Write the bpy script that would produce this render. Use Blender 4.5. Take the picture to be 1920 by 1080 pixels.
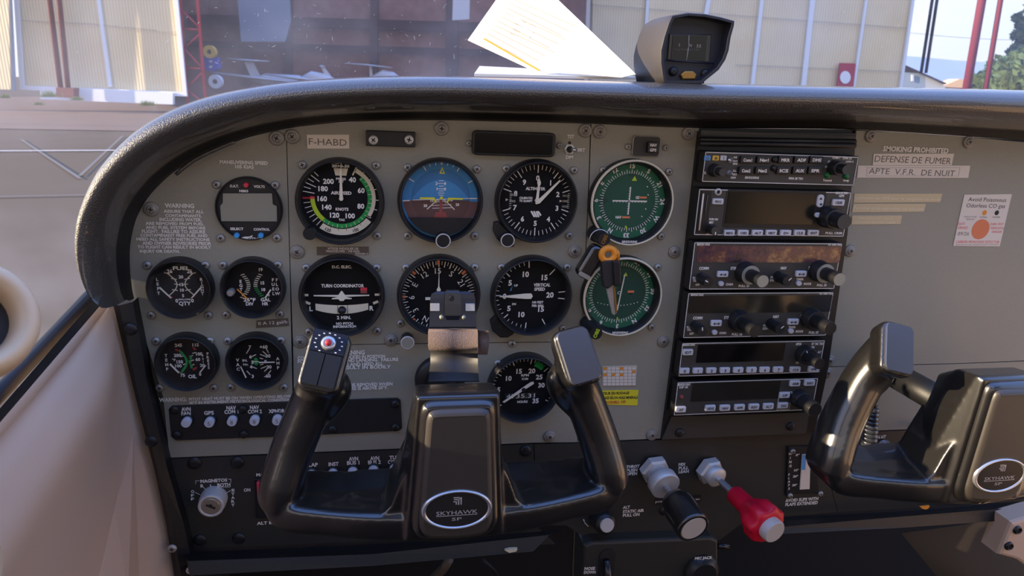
import bpy, math, random
from mathutils import Matrix, Vector
random.seed(7)
SC = bpy.context.scene
for o in list(bpy.data.objects): bpy.data.objects.remove(o)

# ------------------------------------------------------------------ camera
F = 1314.95
def _rx(a): c, s = math.cos(a), math.sin(a); return Matrix(((1,0,0),(0,c,-s),(0,s,c)))
def _ry(a): c, s = math.cos(a), math.sin(a); return Matrix(((c,0,s),(0,1,0),(-s,0,c)))
def _rz(a): c, s = math.cos(a), math.sin(a); return Matrix(((c,-s,0),(s,c,0),(0,0,1)))
RC = _rx(.2844091) @ _ry(-.1796061) @ _rz(.0478918)      # panel (right, down, forward) -> camera
TV = Vector((-.0626807, -.0789436, .6256711))
def _p2w(v): return Vector((v.x, v.z, -v.y))             # (right, down, forward) -> world X right, Y forward, Z up
CAM = _p2w(-(RC.transposed() @ TV))
_cx, _cy, _cz = (_p2w(RC.transposed() @ Vector(v)) for v in ((1,0,0),(0,-1,0),(0,0,-1)))
cam = bpy.data.cameras.new('camera'); camo = bpy.data.objects.new('camera', cam)
SC.collection.objects.link(camo); SC.camera = camo
camo.matrix_world = Matrix(((_cx.x,_cy.x,_cz.x,CAM.x),(_cx.y,_cy.y,_cz.y,CAM.y),(_cx.z,_cy.z,_cz.z,CAM.z),(0,0,0,1)))
cam.sensor_width = 36; cam.lens = 36*F/1920; cam.clip_start = .01; cam.clip_end = 3000
cam.dof.use_dof = True; cam.dof.focus_distance = .60; cam.dof.aperture_fstop = 18

# ------------------------------------------------------------------ sky, sun, exposure
wd = bpy.data.worlds.new('sky'); SC.world = wd; wd.use_nodes = True
nt = wd.node_tree; nt.nodes.clear()
def N(t, ty, **kw):
    n = t.nodes.new(ty)
    for k, v in kw.items(): setattr(n, k, v)
    return n
_tc = N(nt,'ShaderNodeTexCoord'); _sx = N(nt,'ShaderNodeSeparateXYZ'); _rp = N(nt,'ShaderNodeValToRGB')
_bg = N(nt,'ShaderNodeBackground'); _ow = N(nt,'ShaderNodeOutputWorld')
nt.links.new(_tc.outputs['Generated'], _sx.inputs[0]); nt.links.new(_sx.outputs['Z'], _rp.inputs[0])
cr = _rp.color_ramp
cr.elements[0].position = .0; cr.elements[0].color = (.54,.55,.58,1)
cr.elements[1].position = 1.; cr.elements[1].color = (.25,.48,1.25,1)
for p_, c_ in ((.10,(.58,.63,.74,1)),(.25,(.62,.74,1.0,1)),(.5,(.40,.60,1.2,1))):
    e = cr.elements.new(p_); e.color = c_
_wm = N(nt,'ShaderNodeVectorMath', operation='DOT_PRODUCT'); _wm.inputs[1].default_value = (-.55,-.80,-.25)
nt.links.new(_tc.outputs['Generated'], _wm.inputs[0])
_wr = N(nt,'ShaderNodeValToRGB'); _wr.color_ramp.elements[0].position = .25; _wr.color_ramp.elements[0].color = (1,1,1,1)
_wr.color_ramp.elements[1].position = .85; _wr.color_ramp.elements[1].color = (1.35,1.02,.74,1)
nt.links.new(_wm.outputs['Value'], _wr.inputs[0])
_mu = N(nt,'ShaderNodeMix', data_type='RGBA', blend_type='MULTIPLY'); _mu.inputs['Factor'].default_value = 1
nt.links.new(_rp.outputs[0], _mu.inputs['A']); nt.links.new(_wr.outputs[0], _mu.inputs['B'])
nt.links.new(_mu.outputs['Result'], _bg.inputs[0]); _bg.inputs[1].default_value = .92
nt.links.new(_bg.outputs[0], _ow.inputs[0])
sun = bpy.data.lights.new('sun','SUN'); sun.energy = 4.8; sun.angle = .01; sun.color = (1.,.80,.54)
suno = bpy.data.objects.new('sun', sun); SC.collection.objects.link(suno)
_az, _el = math.radians(88), math.radians(13)           # low, from the left, a touch behind the panel plane
_sd = Vector((-math.sin(_az)*math.cos(_el), -math.cos(_az)*math.cos(_el)*1.0, math.sin(_el)))
suno.rotation_euler = _sd.to_track_quat('Z','Y').to_euler()
SC.view_settings.view_transform = 'Standard'; SC.view_settings.look = 'None'
SC.view_settings.gamma = 1; SC.view_settings.use_curve_mapping = False
SC.view_settings.exposure = .95

# ------------------------------------------------------------------ helpers
def Wc(px, py, Y):
    d = RC.transposed() @ Vector(((px-960)/F, (py-540)/F, 1))
    k = (Y-CAM.y)/d.z
    return Vector((CAM.x+k*d.x, Y, CAM.z-k*d.y)), k
def W(px, py, Y=0.): return Wc(px, py, Y)[0]
def US(px, py, Y=0.):                                   # metres per pixel at a point of the plane
    a, b = W(px-20,py,Y), W(px+20,py,Y); c, d = W(px,py-20,Y), W(px,py+20,Y)
    return (b.x-a.x)/40, (c.z-d.z)/40
def lin(v):
    v /= 255.; return v/12.92 if v <= .04045 else ((v+.055)/1.055)**2.4
M = {}
def mat(name, rgb, rough=.5, metal=0., spec=.5, noise=0., nscale=300., bump=0., bscale=900., emit=None, coat=0.):
    m = bpy.data.materials.new(name); m.use_nodes = True; t = m.node_tree
    b = t.nodes['Principled BSDF']; col = (lin(rgb[0]),lin(rgb[1]),lin(rgb[2]),1)
    b.inputs['Base Color'].default_value = col; b.inputs['Roughness'].default_value = rough
    b.inputs['Metallic'].default_value = metal; b.inputs['Specular IOR Level'].default_value = spec
    b.inputs['Coat Weight'].default_value = coat
    if noise or bump:
        tc = N(t,'ShaderNodeTexCoord')
    if noise:
        n = N(t,'ShaderNodeTexNoise'); n.inputs['Scale'].default_value = nscale; n.inputs['Detail'].default_value = 5
        t.links.new(tc.outputs['Object'], n.inputs['Vector'])
        mx = N(t,'ShaderNodeMix', data_type='RGBA')
        mx.inputs['A'].default_value = tuple(c*(1-noise) for c in col[:3])+(1,)
        mx.inputs['B'].default_value = tuple(min(1,c*(1+noise)) for c in col[:3])+(1,)
        t.links.new(n.outputs['Fac'], mx.inputs['Factor']); t.links.new(mx.outputs['Result'], b.inputs['Base Color'])
    if bump:
        n2 = N(t,'ShaderNodeTexNoise'); n2.inputs['Scale'].default_value = bscale; n2.inputs['Detail'].default_value = 3
        t.links.new(tc.outputs['Object'], n2.inputs['Vector'])
        bp = N(t,'ShaderNodeBump'); bp.inputs['Strength'].default_value = bump; bp.inputs['Distance'].default_value = .001
        t.links.new(n2.outputs['Fac'], bp.inputs['Height']); t.links.new(bp.outputs['Normal'], b.inputs['Normal'])
    if emit:
        b.inputs['Emission Color'].default_value = (lin(emit[0]),lin(emit[1]),lin(emit[2]),1); b.inputs['Emission Strength'].default_value = emit[3]
    M[name] = m; return m
mat('panel_grey',(152,146,129),.5,noise=.09,nscale=420,bump=.12,bscale=2500)
mat('switch_black',(50,48,43),.5,noise=.1,nscale=500,bump=.15,bscale=2500)
mat('plate_black',(36,34,34),.5,bump=.1,bscale=2500)
mat('trim_black',(22,22,23),.45,bump=.2,bscale=1200)
mat('gauge_black',(30,29,30),.42)
mat('dial_black',(20,19,20),.75,spec=.2)
mat('radio_face',(62,58,52),.5,bump=.08,bscale=3000)
mat('rack_black',(20,19,19),.45)
mat('knob_black',(30,30,31),.38)
mat('screen_black',(14,13,13),.16)
mat('screen_olive',(44,40,33),.14)
mat('screen_gps',(30,30,25),.16,spec=.3)
mat('lcd',(150,146,130),.25)
mat('white',(228,222,212),.6)
mat('ink_white',(242,234,222),.6)
mat('ink_dim',(178,168,150),.6)
mat('ink_black',(30,28,27),.7)
mat('ink_grey',(110,100,90),.7)
mat('cream',(226,214,186),.6)
mat('label_white',(228,214,196),.55)
mat('button_white',(205,202,205),.4)
mat('chrome',(205,205,208),.22,metal=.75)
mat('disc_silver',(222,212,200),.38,metal=.35)
mat('button_grey',(190,182,174),.45)
mat('steel',(172,166,158),.38,metal=.5)
mat('washer',(146,139,130),.42,metal=.25)
mat('satin_alu',(206,202,196),.42,metal=.35)
mat('dark_steel',(66,66,70),.28,metal=.85)
mat('yoke_black',(24,22,20),.30,spec=1.,bump=.03,bscale=1800,coat=.5)
mat('yoke_cover',(58,52,46),.45,spec=.7); mat('yoke_cap',(62,63,68),.28,spec=1.,coat=.5)
mat('emblem',(70,66,62),.28,metal=.6)
mat('green',(20,150,66),.6); mat('lime',(178,205,36),.6); mat('red',(196,40,48),.5); mat('yellow',(222,214,40),.6)
mat('nav_green',(30,98,66),.6); mat('nav_dark',(26,78,56),.6); mat('nav_deep',(20,66,48),.6)
mat('sky_blue',(68,138,190),.6); mat('sky_dark',(58,116,164),.6); mat('earth',(108,74,68),.6); mat('earth_dark',(96,66,60),.6)
mat('btn_blue',(70,160,226),.35); mat('btn_red',(226,60,80),.35)
mat('orange',(236,146,40),.5); mat('knob_red',(216,14,48),.40); mat('brick_orange',(226,126,80),.6)
mat('needle',(232,222,200),.6); mat('tan_label',(206,184,142),.5); mat('brown_label',(92,80,70),.45); mat('tape_black',(34,33,34),.4)
mat('sticker_yellow',(232,214,44),.5); mat('paper',(246,238,222),.8); mat('paper_line',(226,160,44),.8)
mat('paper_tint',(238,214,190),.8)
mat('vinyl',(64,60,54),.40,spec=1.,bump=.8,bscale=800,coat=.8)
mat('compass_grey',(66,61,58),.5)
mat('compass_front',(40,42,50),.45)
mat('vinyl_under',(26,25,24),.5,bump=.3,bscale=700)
mat('door_beige',(208,180,156),.46,spec=.3,bump=.06,bscale=900)
mat('headliner',(176,166,152),.8); mat('vent_cream',(222,192,154),.45)
mat('footwell',(120,108,96),.6); mat('carpet',(26,25,24),.95,noise=.3,nscale=200); mat('rubber',(24,24,25),.6)
mat('webbing',(112,96,90),.9,noise=.35,nscale=900,bump=.8,bscale=1400)
mat('lock_plate',(58,60,68),.3,metal=.75)
mat('green_led',(20,110,50),.3); mat('audio_blue',(96,160,220),.4); mat('audio_yellow',(236,186,60),.4)
mat('lilac_red',(150,70,66),.5)
mat('key_face',(172,158,138),.35,metal=.6); mat('brass',(170,130,70),.35,metal=.8)

def glass(name, ior=1.3, tint=(1,1,1), dust=0.):
    m = bpy.data.materials.new(name); m.use_nodes = True; t = m.node_tree; t.nodes.clear()
    tr = N(t,'ShaderNodeBsdfTransparent'); tr.inputs[0].default_value = (*tint,1)
    gl = N(t,'ShaderNodeBsdfGlossy'); gl.inputs['Roughness'].default_value = .02
    fr = N(t,'ShaderNodeFresnel'); fr.inputs[0].default_value = ior
    mx = N(t,'ShaderNodeMixShader'); o = N(t,'ShaderNodeOutputMaterial')
    ge = N(t,'ShaderNodeNewGeometry'); sb = N(t,'ShaderNodeMath', operation='SUBTRACT'); sb.inputs[0].default_value = 1; t.links.new(ge.outputs['Backfacing'], sb.inputs[1])
    ml = N(t,'ShaderNodeMath', operation='MULTIPLY'); t.links.new(fr.outputs[0], ml.inputs[0]); t.links.new(sb.outputs[0], ml.inputs[1])
    if ior > 1.01: t.links.new(ml.outputs[0], mx.inputs[0])
    else: mx.inputs[0].default_value = 0
    t.links.new(tr.outputs[0], mx.inputs[1]); t.links.new(gl.outputs[0], mx.inputs[2])
    if dust:
        tc = N(t,'ShaderNodeTexCoord'); ns = N(t,'ShaderNodeTexNoise'); ns.inputs['Scale'].default_value = 7; ns.inputs['Detail'].default_value = 6
        rp = N(t,'ShaderNodeValToRGB'); rp.color_ramp.elements[0].position = .40; rp.color_ramp.elements[0].color = (dust*.25,)*3+(1,)
        rp.color_ramp.elements[1].position = .75; rp.color_ramp.elements[1].color = (dust,)*3+(1,)
        df = N(t,'ShaderNodeBsdfTranslucent'); df.inputs[0].default_value = (.75,.72,.72,1); m2 = N(t,'ShaderNodeMixShader')
        t.links.new(tc.outputs['Object'], ns.inputs['Vector']); t.links.new(ns.outputs['Fac'], rp.inputs[0])
        t.links.new(rp.outputs[0], m2.inputs[0]); t.links.new(mx.outputs[0], m2.inputs[1]); t.links.new(df.outputs[0], m2.inputs[2])
        t.links.new(m2.outputs[0], o.inputs[0])
    else: t.links.new(mx.outputs[0], o.inputs[0])
    M[name] = m
glass('gauge_glass',1.0); glass('gauge_glass_bright',1.45); glass('windshield',1.12,dust=.22)

COL = SC.collection
class MB:                                               # collects shapes, links them as ONE mesh object
    def __init__(s): s.v=[]; s.f=[]; s.m=[]; s.sm=[]
    def add(s, vs, fs, m, smooth=False):
        b = len(s.v); s.v += [Vector(v) for v in vs]
        for f in fs: s.f.append([i+b for i in f]); s.m.append(m); s.sm.append(smooth)
    def xf(s, mx, start=0):
        for i in range(start, len(s.v)): s.v[i] = mx @ s.v[i]
    def build(s, name, parent=None, loc=None):
        o0 = Vector(loc) if loc is not None else (root_loc(parent) if parent else Vector((0,0,0)))
        me = bpy.data.meshes.new(name); me.from_pydata([v-o0 for v in s.v], [], s.f)
        names = []
        for m in s.m:
            if m not in names: names.append(m)
        for n in names: me.materials.append(M[n])
        me.polygons.foreach_set('material_index', [names.index(m) for m in s.m])
        me.polygons.foreach_set('use_smooth', s.sm); me.update()
        o = bpy.data.objects.new(name, me); COL.objects.link(o)
        if parent: o.parent = parent
        if loc is not None:
            o.location = Vector(loc) - (root_loc(parent) if parent else Vector((0,0,0)))
        return o
_RL = {}
def root_loc(o):
    while o.parent: o = o.parent
    return _RL.get(o.name, Vector(o.location))
def tag(o, label=None, cat=None, group=None, kind=None):
    if label: o['label'] = label
    if cat: o['category'] = cat
    if group: o['group'] = group
    if kind: o['kind'] = kind
    return o
def thing(name, loc, label, cat, group=None):
    o = bpy.data.objects.new(name, None); COL.objects.link(o); o.location = loc; o.empty_display_size = .01
    _RL[o.name] = Vector(loc); return tag(o, label, cat, group)

def prism(mb, pts, y0, y1, m, bev=0., mside=None, smooth=False, cap=False):
    """outline pts [(x,z)] counter-clockwise seen from the viewer (-Y); front at y0 (nearer), back at y1"""
    n = len(pts); P = [Vector((p[0],p[1])) for p in pts]
    ar = sum(P[i].x*P[(i+1)%n].y-P[(i+1)%n].x*P[i].y for i in range(n))
    if ar < 0: P.reverse()
    def inset(d):
        out = []
        for i in range(n):
            a, b, c = P[i-1], P[i], P[(i+1)%n]
            e1, e2 = (b-a), (c-b)
            if e1.length < 1e-9 or e2.length < 1e-9: out.append(b.copy()); continue
            e1.normalize(); e2.normalize(); n1, n2 = Vector((-e1.y,e1.x)), Vector((-e2.y,e2.x)); k = n1+n2
            den = max(.35, 1+n1.dot(n2)); out.append(b + k*(d/den))
        return out
    rings = [(P, y1)]
    if bev > 0:
        rings += [(P, y0+bev), (inset(bev*.3), y0+bev*.3), (inset(bev), y0)]
    else: rings += [(P, y0)]
    vs = []; fs = []
    for R, y in rings: vs += [(p.x, y, p.y) for p in R]
    for k in range(len(rings)-1):
        for i in range(n):
            j = (i+1)%n; fs.append([k*n+i, k*n+j, (k+1)*n+j, (k+1)*n+i])
    mb.add(vs, fs, mside or m, smooth)
    mb.add([(p.x, y0, p.y) for p in rings[-1][0]], [list(range(n))], m)
    if cap: mb.add([(p.x, y1, p.y) for p in P], [list(range(n))[::-1]], mside or m)
def rr(cx, cz, w, h, r, seg=4):
    r = min(r, w/2*.999, h/2*.999); out = []
    for sx, sz, a0 in ((1,1,0),(-1,1,90),(-1,-1,180),(1,-1,270)):
        for k in range(seg+1):
            a = math.radians(a0+90*k/seg); out.append((cx+sx*(w/2-r)+r*math.cos(a), cz+sz*(h/2-r)+r*math.sin(a)))
    return out
def circ(cx, cz, r, n=40): return [(cx+r*math.cos(2*math.pi*i/n), cz+r*math.sin(2*math.pi*i/n)) for i in range(n)]
def lathe(mb, cx, cz, prof, m, seg=40, smooth=True, cap=None):
    """prof [(r, y)], from the back to the front; axis along Y"""
    n = len(prof); vs = []
    for r, y in prof: vs += [(cx+r*math.cos(2*math.pi*i/seg), y, cz+r*math.sin(2*math.pi*i/seg)) for i in range(seg)]
    fs = [[k*seg+i, k*seg+(i+1)%seg, (k+1)*seg+(i+1)%seg, (k+1)*seg+i] for k in range(n-1) for i in range(seg)]
    mb.add(vs, fs, m, smooth)
    if prof[-1][0] > 1e-6: mb.add(vs[-seg:], [list(range(seg))], cap or m)
def flat(mb, pts, y, m): mb.add([(p[0], y, p[1]) for p in pts], [list(range(len(pts)))], m)
def box(mb, a, b, m):
    (x0,y0,z0),(x1,y1,z1) = a, b
    mb.add([(x0,y0,z0),(x1,y0,z0),(x1,y1,z0),(x0,y1,z0),(x0,y0,z1),(x1,y0,z1),(x1,y1,z1),(x0,y1,z1)],
           [[0,3,2,1],[4,5,6,7],[0,1,5,4],[1,2,6,5],[2,3,7,6],[3,0,4,7]], m)
def tube(mb, path, rad, m, seg=12, smooth=True, caps=True, up=None):
    P = [Vector(p) for p in path]; n = len(P); R = rad if isinstance(rad,(list,tuple)) else [rad]*n
    vs = []; side = None
    for i in range(n):
        t = (P[min(i+1,n-1)]-P[max(i-1,0)]).normalized()
        if side is None:
            u = Vector(up) if up else (Vector((0,0,1)) if abs(t.z) < .9 else Vector((0,1,0)))
            side = t.cross(u).normalized()
        side = (side - t*side.dot(t)).normalized(); nb = t.cross(side)
        ra, rb = R[i] if isinstance(R[i],(tuple,list)) else (R[i],R[i])
        for k in range(seg):
            a = 2*math.pi*k/seg; vs.append(P[i]+side*(ra*math.cos(a))+nb*(rb*math.sin(a)))
    fs = [[i*seg+k, i*seg+(k+1)%seg, (i+1)*seg+(k+1)%seg, (i+1)*seg+k] for i in range(n-1) for k in range(seg)]
    if caps: fs += [list(range(seg))[::-1], [(n-1)*seg+k for k in range(seg)]]
    mb.add(vs, fs, m, smooth)
_TX = {}
def _text(s, bold):
    k = (s, bold)
    if k not in _TX:
        c = bpy.data.curves.new('t','FONT'); c.body = s; c.size = 1; c.offset = .034 if bold else 0; c.resolution_u = 2
        o = bpy.data.objects.new('t', c); me = o.to_mesh()
        _TX[k] = ([(v.co.x, v.co.y) for v in me.vertices], [list(p.vertices) for p in me.polygons])
        o.to_mesh_clear(); bpy.data.objects.remove(o); bpy.data.curves.remove(c)
    return _TX[k]
CAPH = .729
def txt(mb, s, cx, cz, w, h, y, m='ink_white', rot=0., bold=True, flip=False):
    """one line, centred, fitted to width w and capital height h (metres); w None keeps the font's own proportion"""
    vs, fs = _text(s, bold)
    if not vs: return
    x0 = min(v[0] for v in vs); x1 = max(v[0] for v in vs); k = h/CAPH
    sx = w/(x1-x0) if w else k
    c, sn = math.cos(math.radians(-rot)), math.sin(math.radians(-rot)); out = []
    for vx, vy in vs:
        a = (vx-(x0+x1)/2)*sx; b = (vy-CAPH/2)*k
        out.append((cx+a*c-b*sn, y, cz+a*sn+b*c))
    mb.add(out, fs, m)
def ptxt(mb, s, x0, x1, yc, h, Y, m='ink_white', bold=True, y2=None):
    """text by the photo's extents on the plane Y: left x0, right x1, mid height yc, capital height h (pixels)"""
    a, b = W(x0,yc,Y), W(x1, yc if y2 is None else y2, Y); u = US((x0+x1)/2, yc, Y)
    txt(mb, s, (a.x+b.x)/2, (a.z+b.z)/2, (b.x-a.x) if len(s) > 1 or x1-x0 > h else None, h*u[1], Y, m,
        -math.degrees(math.atan2(b.z-a.z, b.x-a.x)) if y2 is not None else 0, bold)
def prect(px0, py0, px1, py1, Y):
    xm, ym = (px0+px1)/2, (py0+py1)/2
    a, b, c, d = W(px0,ym,Y), W(px1,ym,Y), W(xm,py0,Y), W(xm,py1,Y)
    return (a.x+b.x)/2, (c.z+d.z)/2, b.x-a.x, c.z-d.z
# screws share two meshes
def _screw_mesh(kind):
    mb = MB()
    if kind == 'big':
        lathe(mb,0,0,[(.0062,0),(.0062,-.0010),(.0056,-.0016),(.0043,-.0019),(.0040,-.0018),(.0036,-.0026),(.0024,-.0030)],'washer',20)
        y = -.0031; L, w = .0019, .0005
    elif kind == 'dark':
        lathe(mb,0,0,[(.0048,0),(.0048,-.0012),(.0036,-.0022),(.002,-.0026)],'gauge_black',18); y = -.0027; L, w = .0016, .0004
    elif kind == 'bright':
        lathe(mb,0,0,[(.0036,0),(.0036,-.0008),(.0030,-.0014),(.0018,-.0016)],'satin_alu',18); y = -.0017; L, w = .0018, .00045
    else:
        lathe(mb,0,0,[(.0038,0),(.0038,-.0007),(.0032,-.0018),(.002,-.0023)],'steel',18); y = -.0024; L, w = .0017, .00045
    flat(mb,[(-L,-w),(L,-w),(L,w),(-L,w)],y,'ink_black'); flat(mb,[(-w,-L),(w,-L),(w,L),(-w,L)],y-.00003,'ink_black')
    o = mb.build('screw'); me = o.data; bpy.data.objects.remove(o); return me
SM = {k: _screw_mesh(k) for k in ('big','small','dark','bright')}
def screw(parent, px, py, kind='small', Y=-.0002, s=1.):
    o = bpy.data.objects.new('screw', SM[kind]); COL.objects.link(o); o.parent = parent
    o.location = W(px,py,Y)-root_loc(parent); o.rotation_euler = (0,random.uniform(0,1.5),0); o.scale = (s,1,s); return o

# ------------------------------------------------------------------ instrument panel plates
def plate(name, pix, label, m='panel_grey', Y=0., th=.0016, cat='instrument panel'):
    p = [W(x,y,Y) for x,y in pix]; mb = MB(); prism(mb, [(q.x,q.z) for q in p], Y, Y+th, m)
    c = sum(p, Vector((0,0,0)))/len(p)
    return tag(mb.build(name, loc=c), label, cat)
back = MB(); _p = [W(x,y,.004) for x,y in [(251,562),(247,540),(243.5,500),(245.5,450),(263,395),(301,345),(353,306),(420,274),(505,248),(600,233),(700,227),(820,225.5),(940,228),(1105,232),(1300,240),(1600,243),(1900,262),(1990,268),(2060,860),(330,1060)]]
prism(back, [(q.x,q.z) for q in _p], .004, .006, 'trim_black'); tag(back.build('panel_backing', loc=W(900,600,.004)), 'black backing sheet seen in the gaps behind the grey instrument panels', 'backing sheet')

PL = plate('instrument_panel', [(536,242),(505,247),(420,273),(352,305),(300,344),(262,394),(245,449),(242.5,500),(246.5,540),(250,562),(262,600),(306,745),(318,858),(551,849),(543,500)],
           'grey left panel with four small round gauges and the fuel contaminant warning text')
PC = plate('instrument_panel', [(537.5,241.5),(600,232.5),(700,226.5),(820,225),(940,227.5),(1107,232),(1103,350),(1090,640),(820,643),(549.5,647),(544.5,500)],
           'grey centre panel around the six large flight instruments')
PCL = plate('instrument_panel', [(549.5,648.5),(820,644.5),(1090,641.5),(1082,829),(1000,830),(700,843),(553,849)],
           'grey lower centre panel behind the left control yoke and the tachometer')
PN = plate('instrument_panel', [(1109,232),(1300,239.5),(1310.5,240),(1276,560),(1241,822),(1083.5,829),(1091.5,640),(1105,350)],
           'grey narrow panel carrying the two green navigation dials')
PR = plate('instrument_panel', [(1606,245),(1700,249),(1800,255.5),(1900,265),(1990,273),(2060,670),(1800,681),(1553,687),(1588,440)],
           'grey right panel with the smoking placard and gas detector')
PRL = plate('instrument_panel', [(1553,688.5),(1800,682.5),(2060,672),(2070,790),(1650,807),(1520,810),(1530,760)],
           'grey lower right panel behind the right control yoke')
LP = plate('switch_panel', [(318,861),(551,852),(1000,833),(1008,990),(1040,1020),(345,1055)],
           'black lower left panel with the ignition lock and breaker row', 'switch_black', -.0005, cat='switch panel')
CP = plate('switch_panel', [(1001.5,833),(1083,831),(1241,825),(1530,811),(1570,960),(1400,975),(1350,1012),(1110,1017),(1062,985),(1010,985)],
           'black lower centre panel carrying the throttle and mixture knobs', 'switch_black', -.0006, cat='switch panel')
RP = plate('switch_panel', [(1531.5,811),(1650,809),(2070,792),(2080,930),(1571,960)],
           'black lower right panel with the cabin heat knob', 'switch_black', -.0005, cat='switch panel')
def lettering(parent, items, Y=-.0008, m='ink_white'):
    mb = MB()
    for it in items: ptxt(mb, it[0], it[1], it[2], it[3], it[4], it[6] if len(it) > 6 else Y, it[5] if len(it) > 5 and it[5] else m)
    return mb.build('lettering', parent)
lettering(PL, [('MANEUVERING SPEED',412,502,304.5,6.5),('105 KIAS',441,476,312.5,6.5)])
lettering(PL, [('WARNING',309,364,385.5,8),('ASSURE THAT ALL',307,382,396.3,5.5),('CONTAMINANTS,',310,378,404.3,5.5),('INCLUDING WATER,',299,378,411.6,6.3),
 ('ARE REMOVED FROM FUEL',273,382,419.2,5.5),('AND FUEL SYSTEM BEFORE',273,385,426.8,5.5),('FLIGHT.  FAILURE TO ASSURE',266,385,434,6.3),
 ('CONTAMINANT FREE FUEL AND',263,389,441.3,5.5),('HEED ALL SAFETY INSTRUCTIONS',256,393,448.6,5.5),('AND OWNER ADVISORIES PRIOR',267,396,456,6.3),
 ('TO FLIGHT CAN RESULT IN BODILY',258,396,463.2,5.5),('INJURY OR DEATH.',262,337,471,5.5)])
lettering(PL, [('WARNING:',298,350,749,7.5),('PITOT HEAT MUST BE ON WHEN OPERATING BELOW',354,546,745.6,5.4),('40°F IN INSTRUMENT METEOROLOGICAL CONDITIONS',354,549,752.2,5.4)])
for q_ in (('TST',1063.5,1076.5,256,6.5),('BRT',1083,1097,281,6.5),('DIM',1061,1074.5,294.5,6.5)): lettering(PC, [q_])
lettering(PCL, [('WARNING',632,684,661,7.8)])
lettering(PCL, [('CONTROLS MUST BE UNLOCKED IN POSITION',500+58,722,669.5,6.2),('FOR TAXI, TAKEOFF, AND LANDING.  FAILURE',558,747,675.6,6.2),
 ('TO DO SO AND HEED ALL',610,718,683,6.2),('CAN RESULT IN BODILY',610,733,688.8,6.2)])
lettering(PCL, [('MUST BE REMOVED WHEN',633,736,721,6.2),('TEMPERATURE IS ABOVE 20°F.',610,727,728,6.2)])
for px,py in ((519,259),(284,392)): screw(PL,px,py,'big')
for px,py in ((548,256),(828,241),(1097,245),(557,472),(1077,471),(563,640),(733,637)): screw(PC,px,py,'big')
for px,py in ((1030,818),(960,644)): screw(PCL,px,py,'big' if py>700 else 'small')
for px,py in ((1124,247),(1290,250),(1264,472),(1243,640),(1222,815)): screw(PN,px,py,'big')
for px,py in ((1632,255),(1815,266),(1593,470),(1554,676)): screw(PR,px,py,'big')
for px,py in ((1550,699),(1530,801)): screw(PRL,px,py,'big')
for px,py in ((365,868),(445,867),(448,1009),(375,1012)): screw(LP,px,py,'dark',-.0008,1.25)
for px,py in ((986,845),): screw(LP,px,py,'dark',-.0008,1.25)

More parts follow.
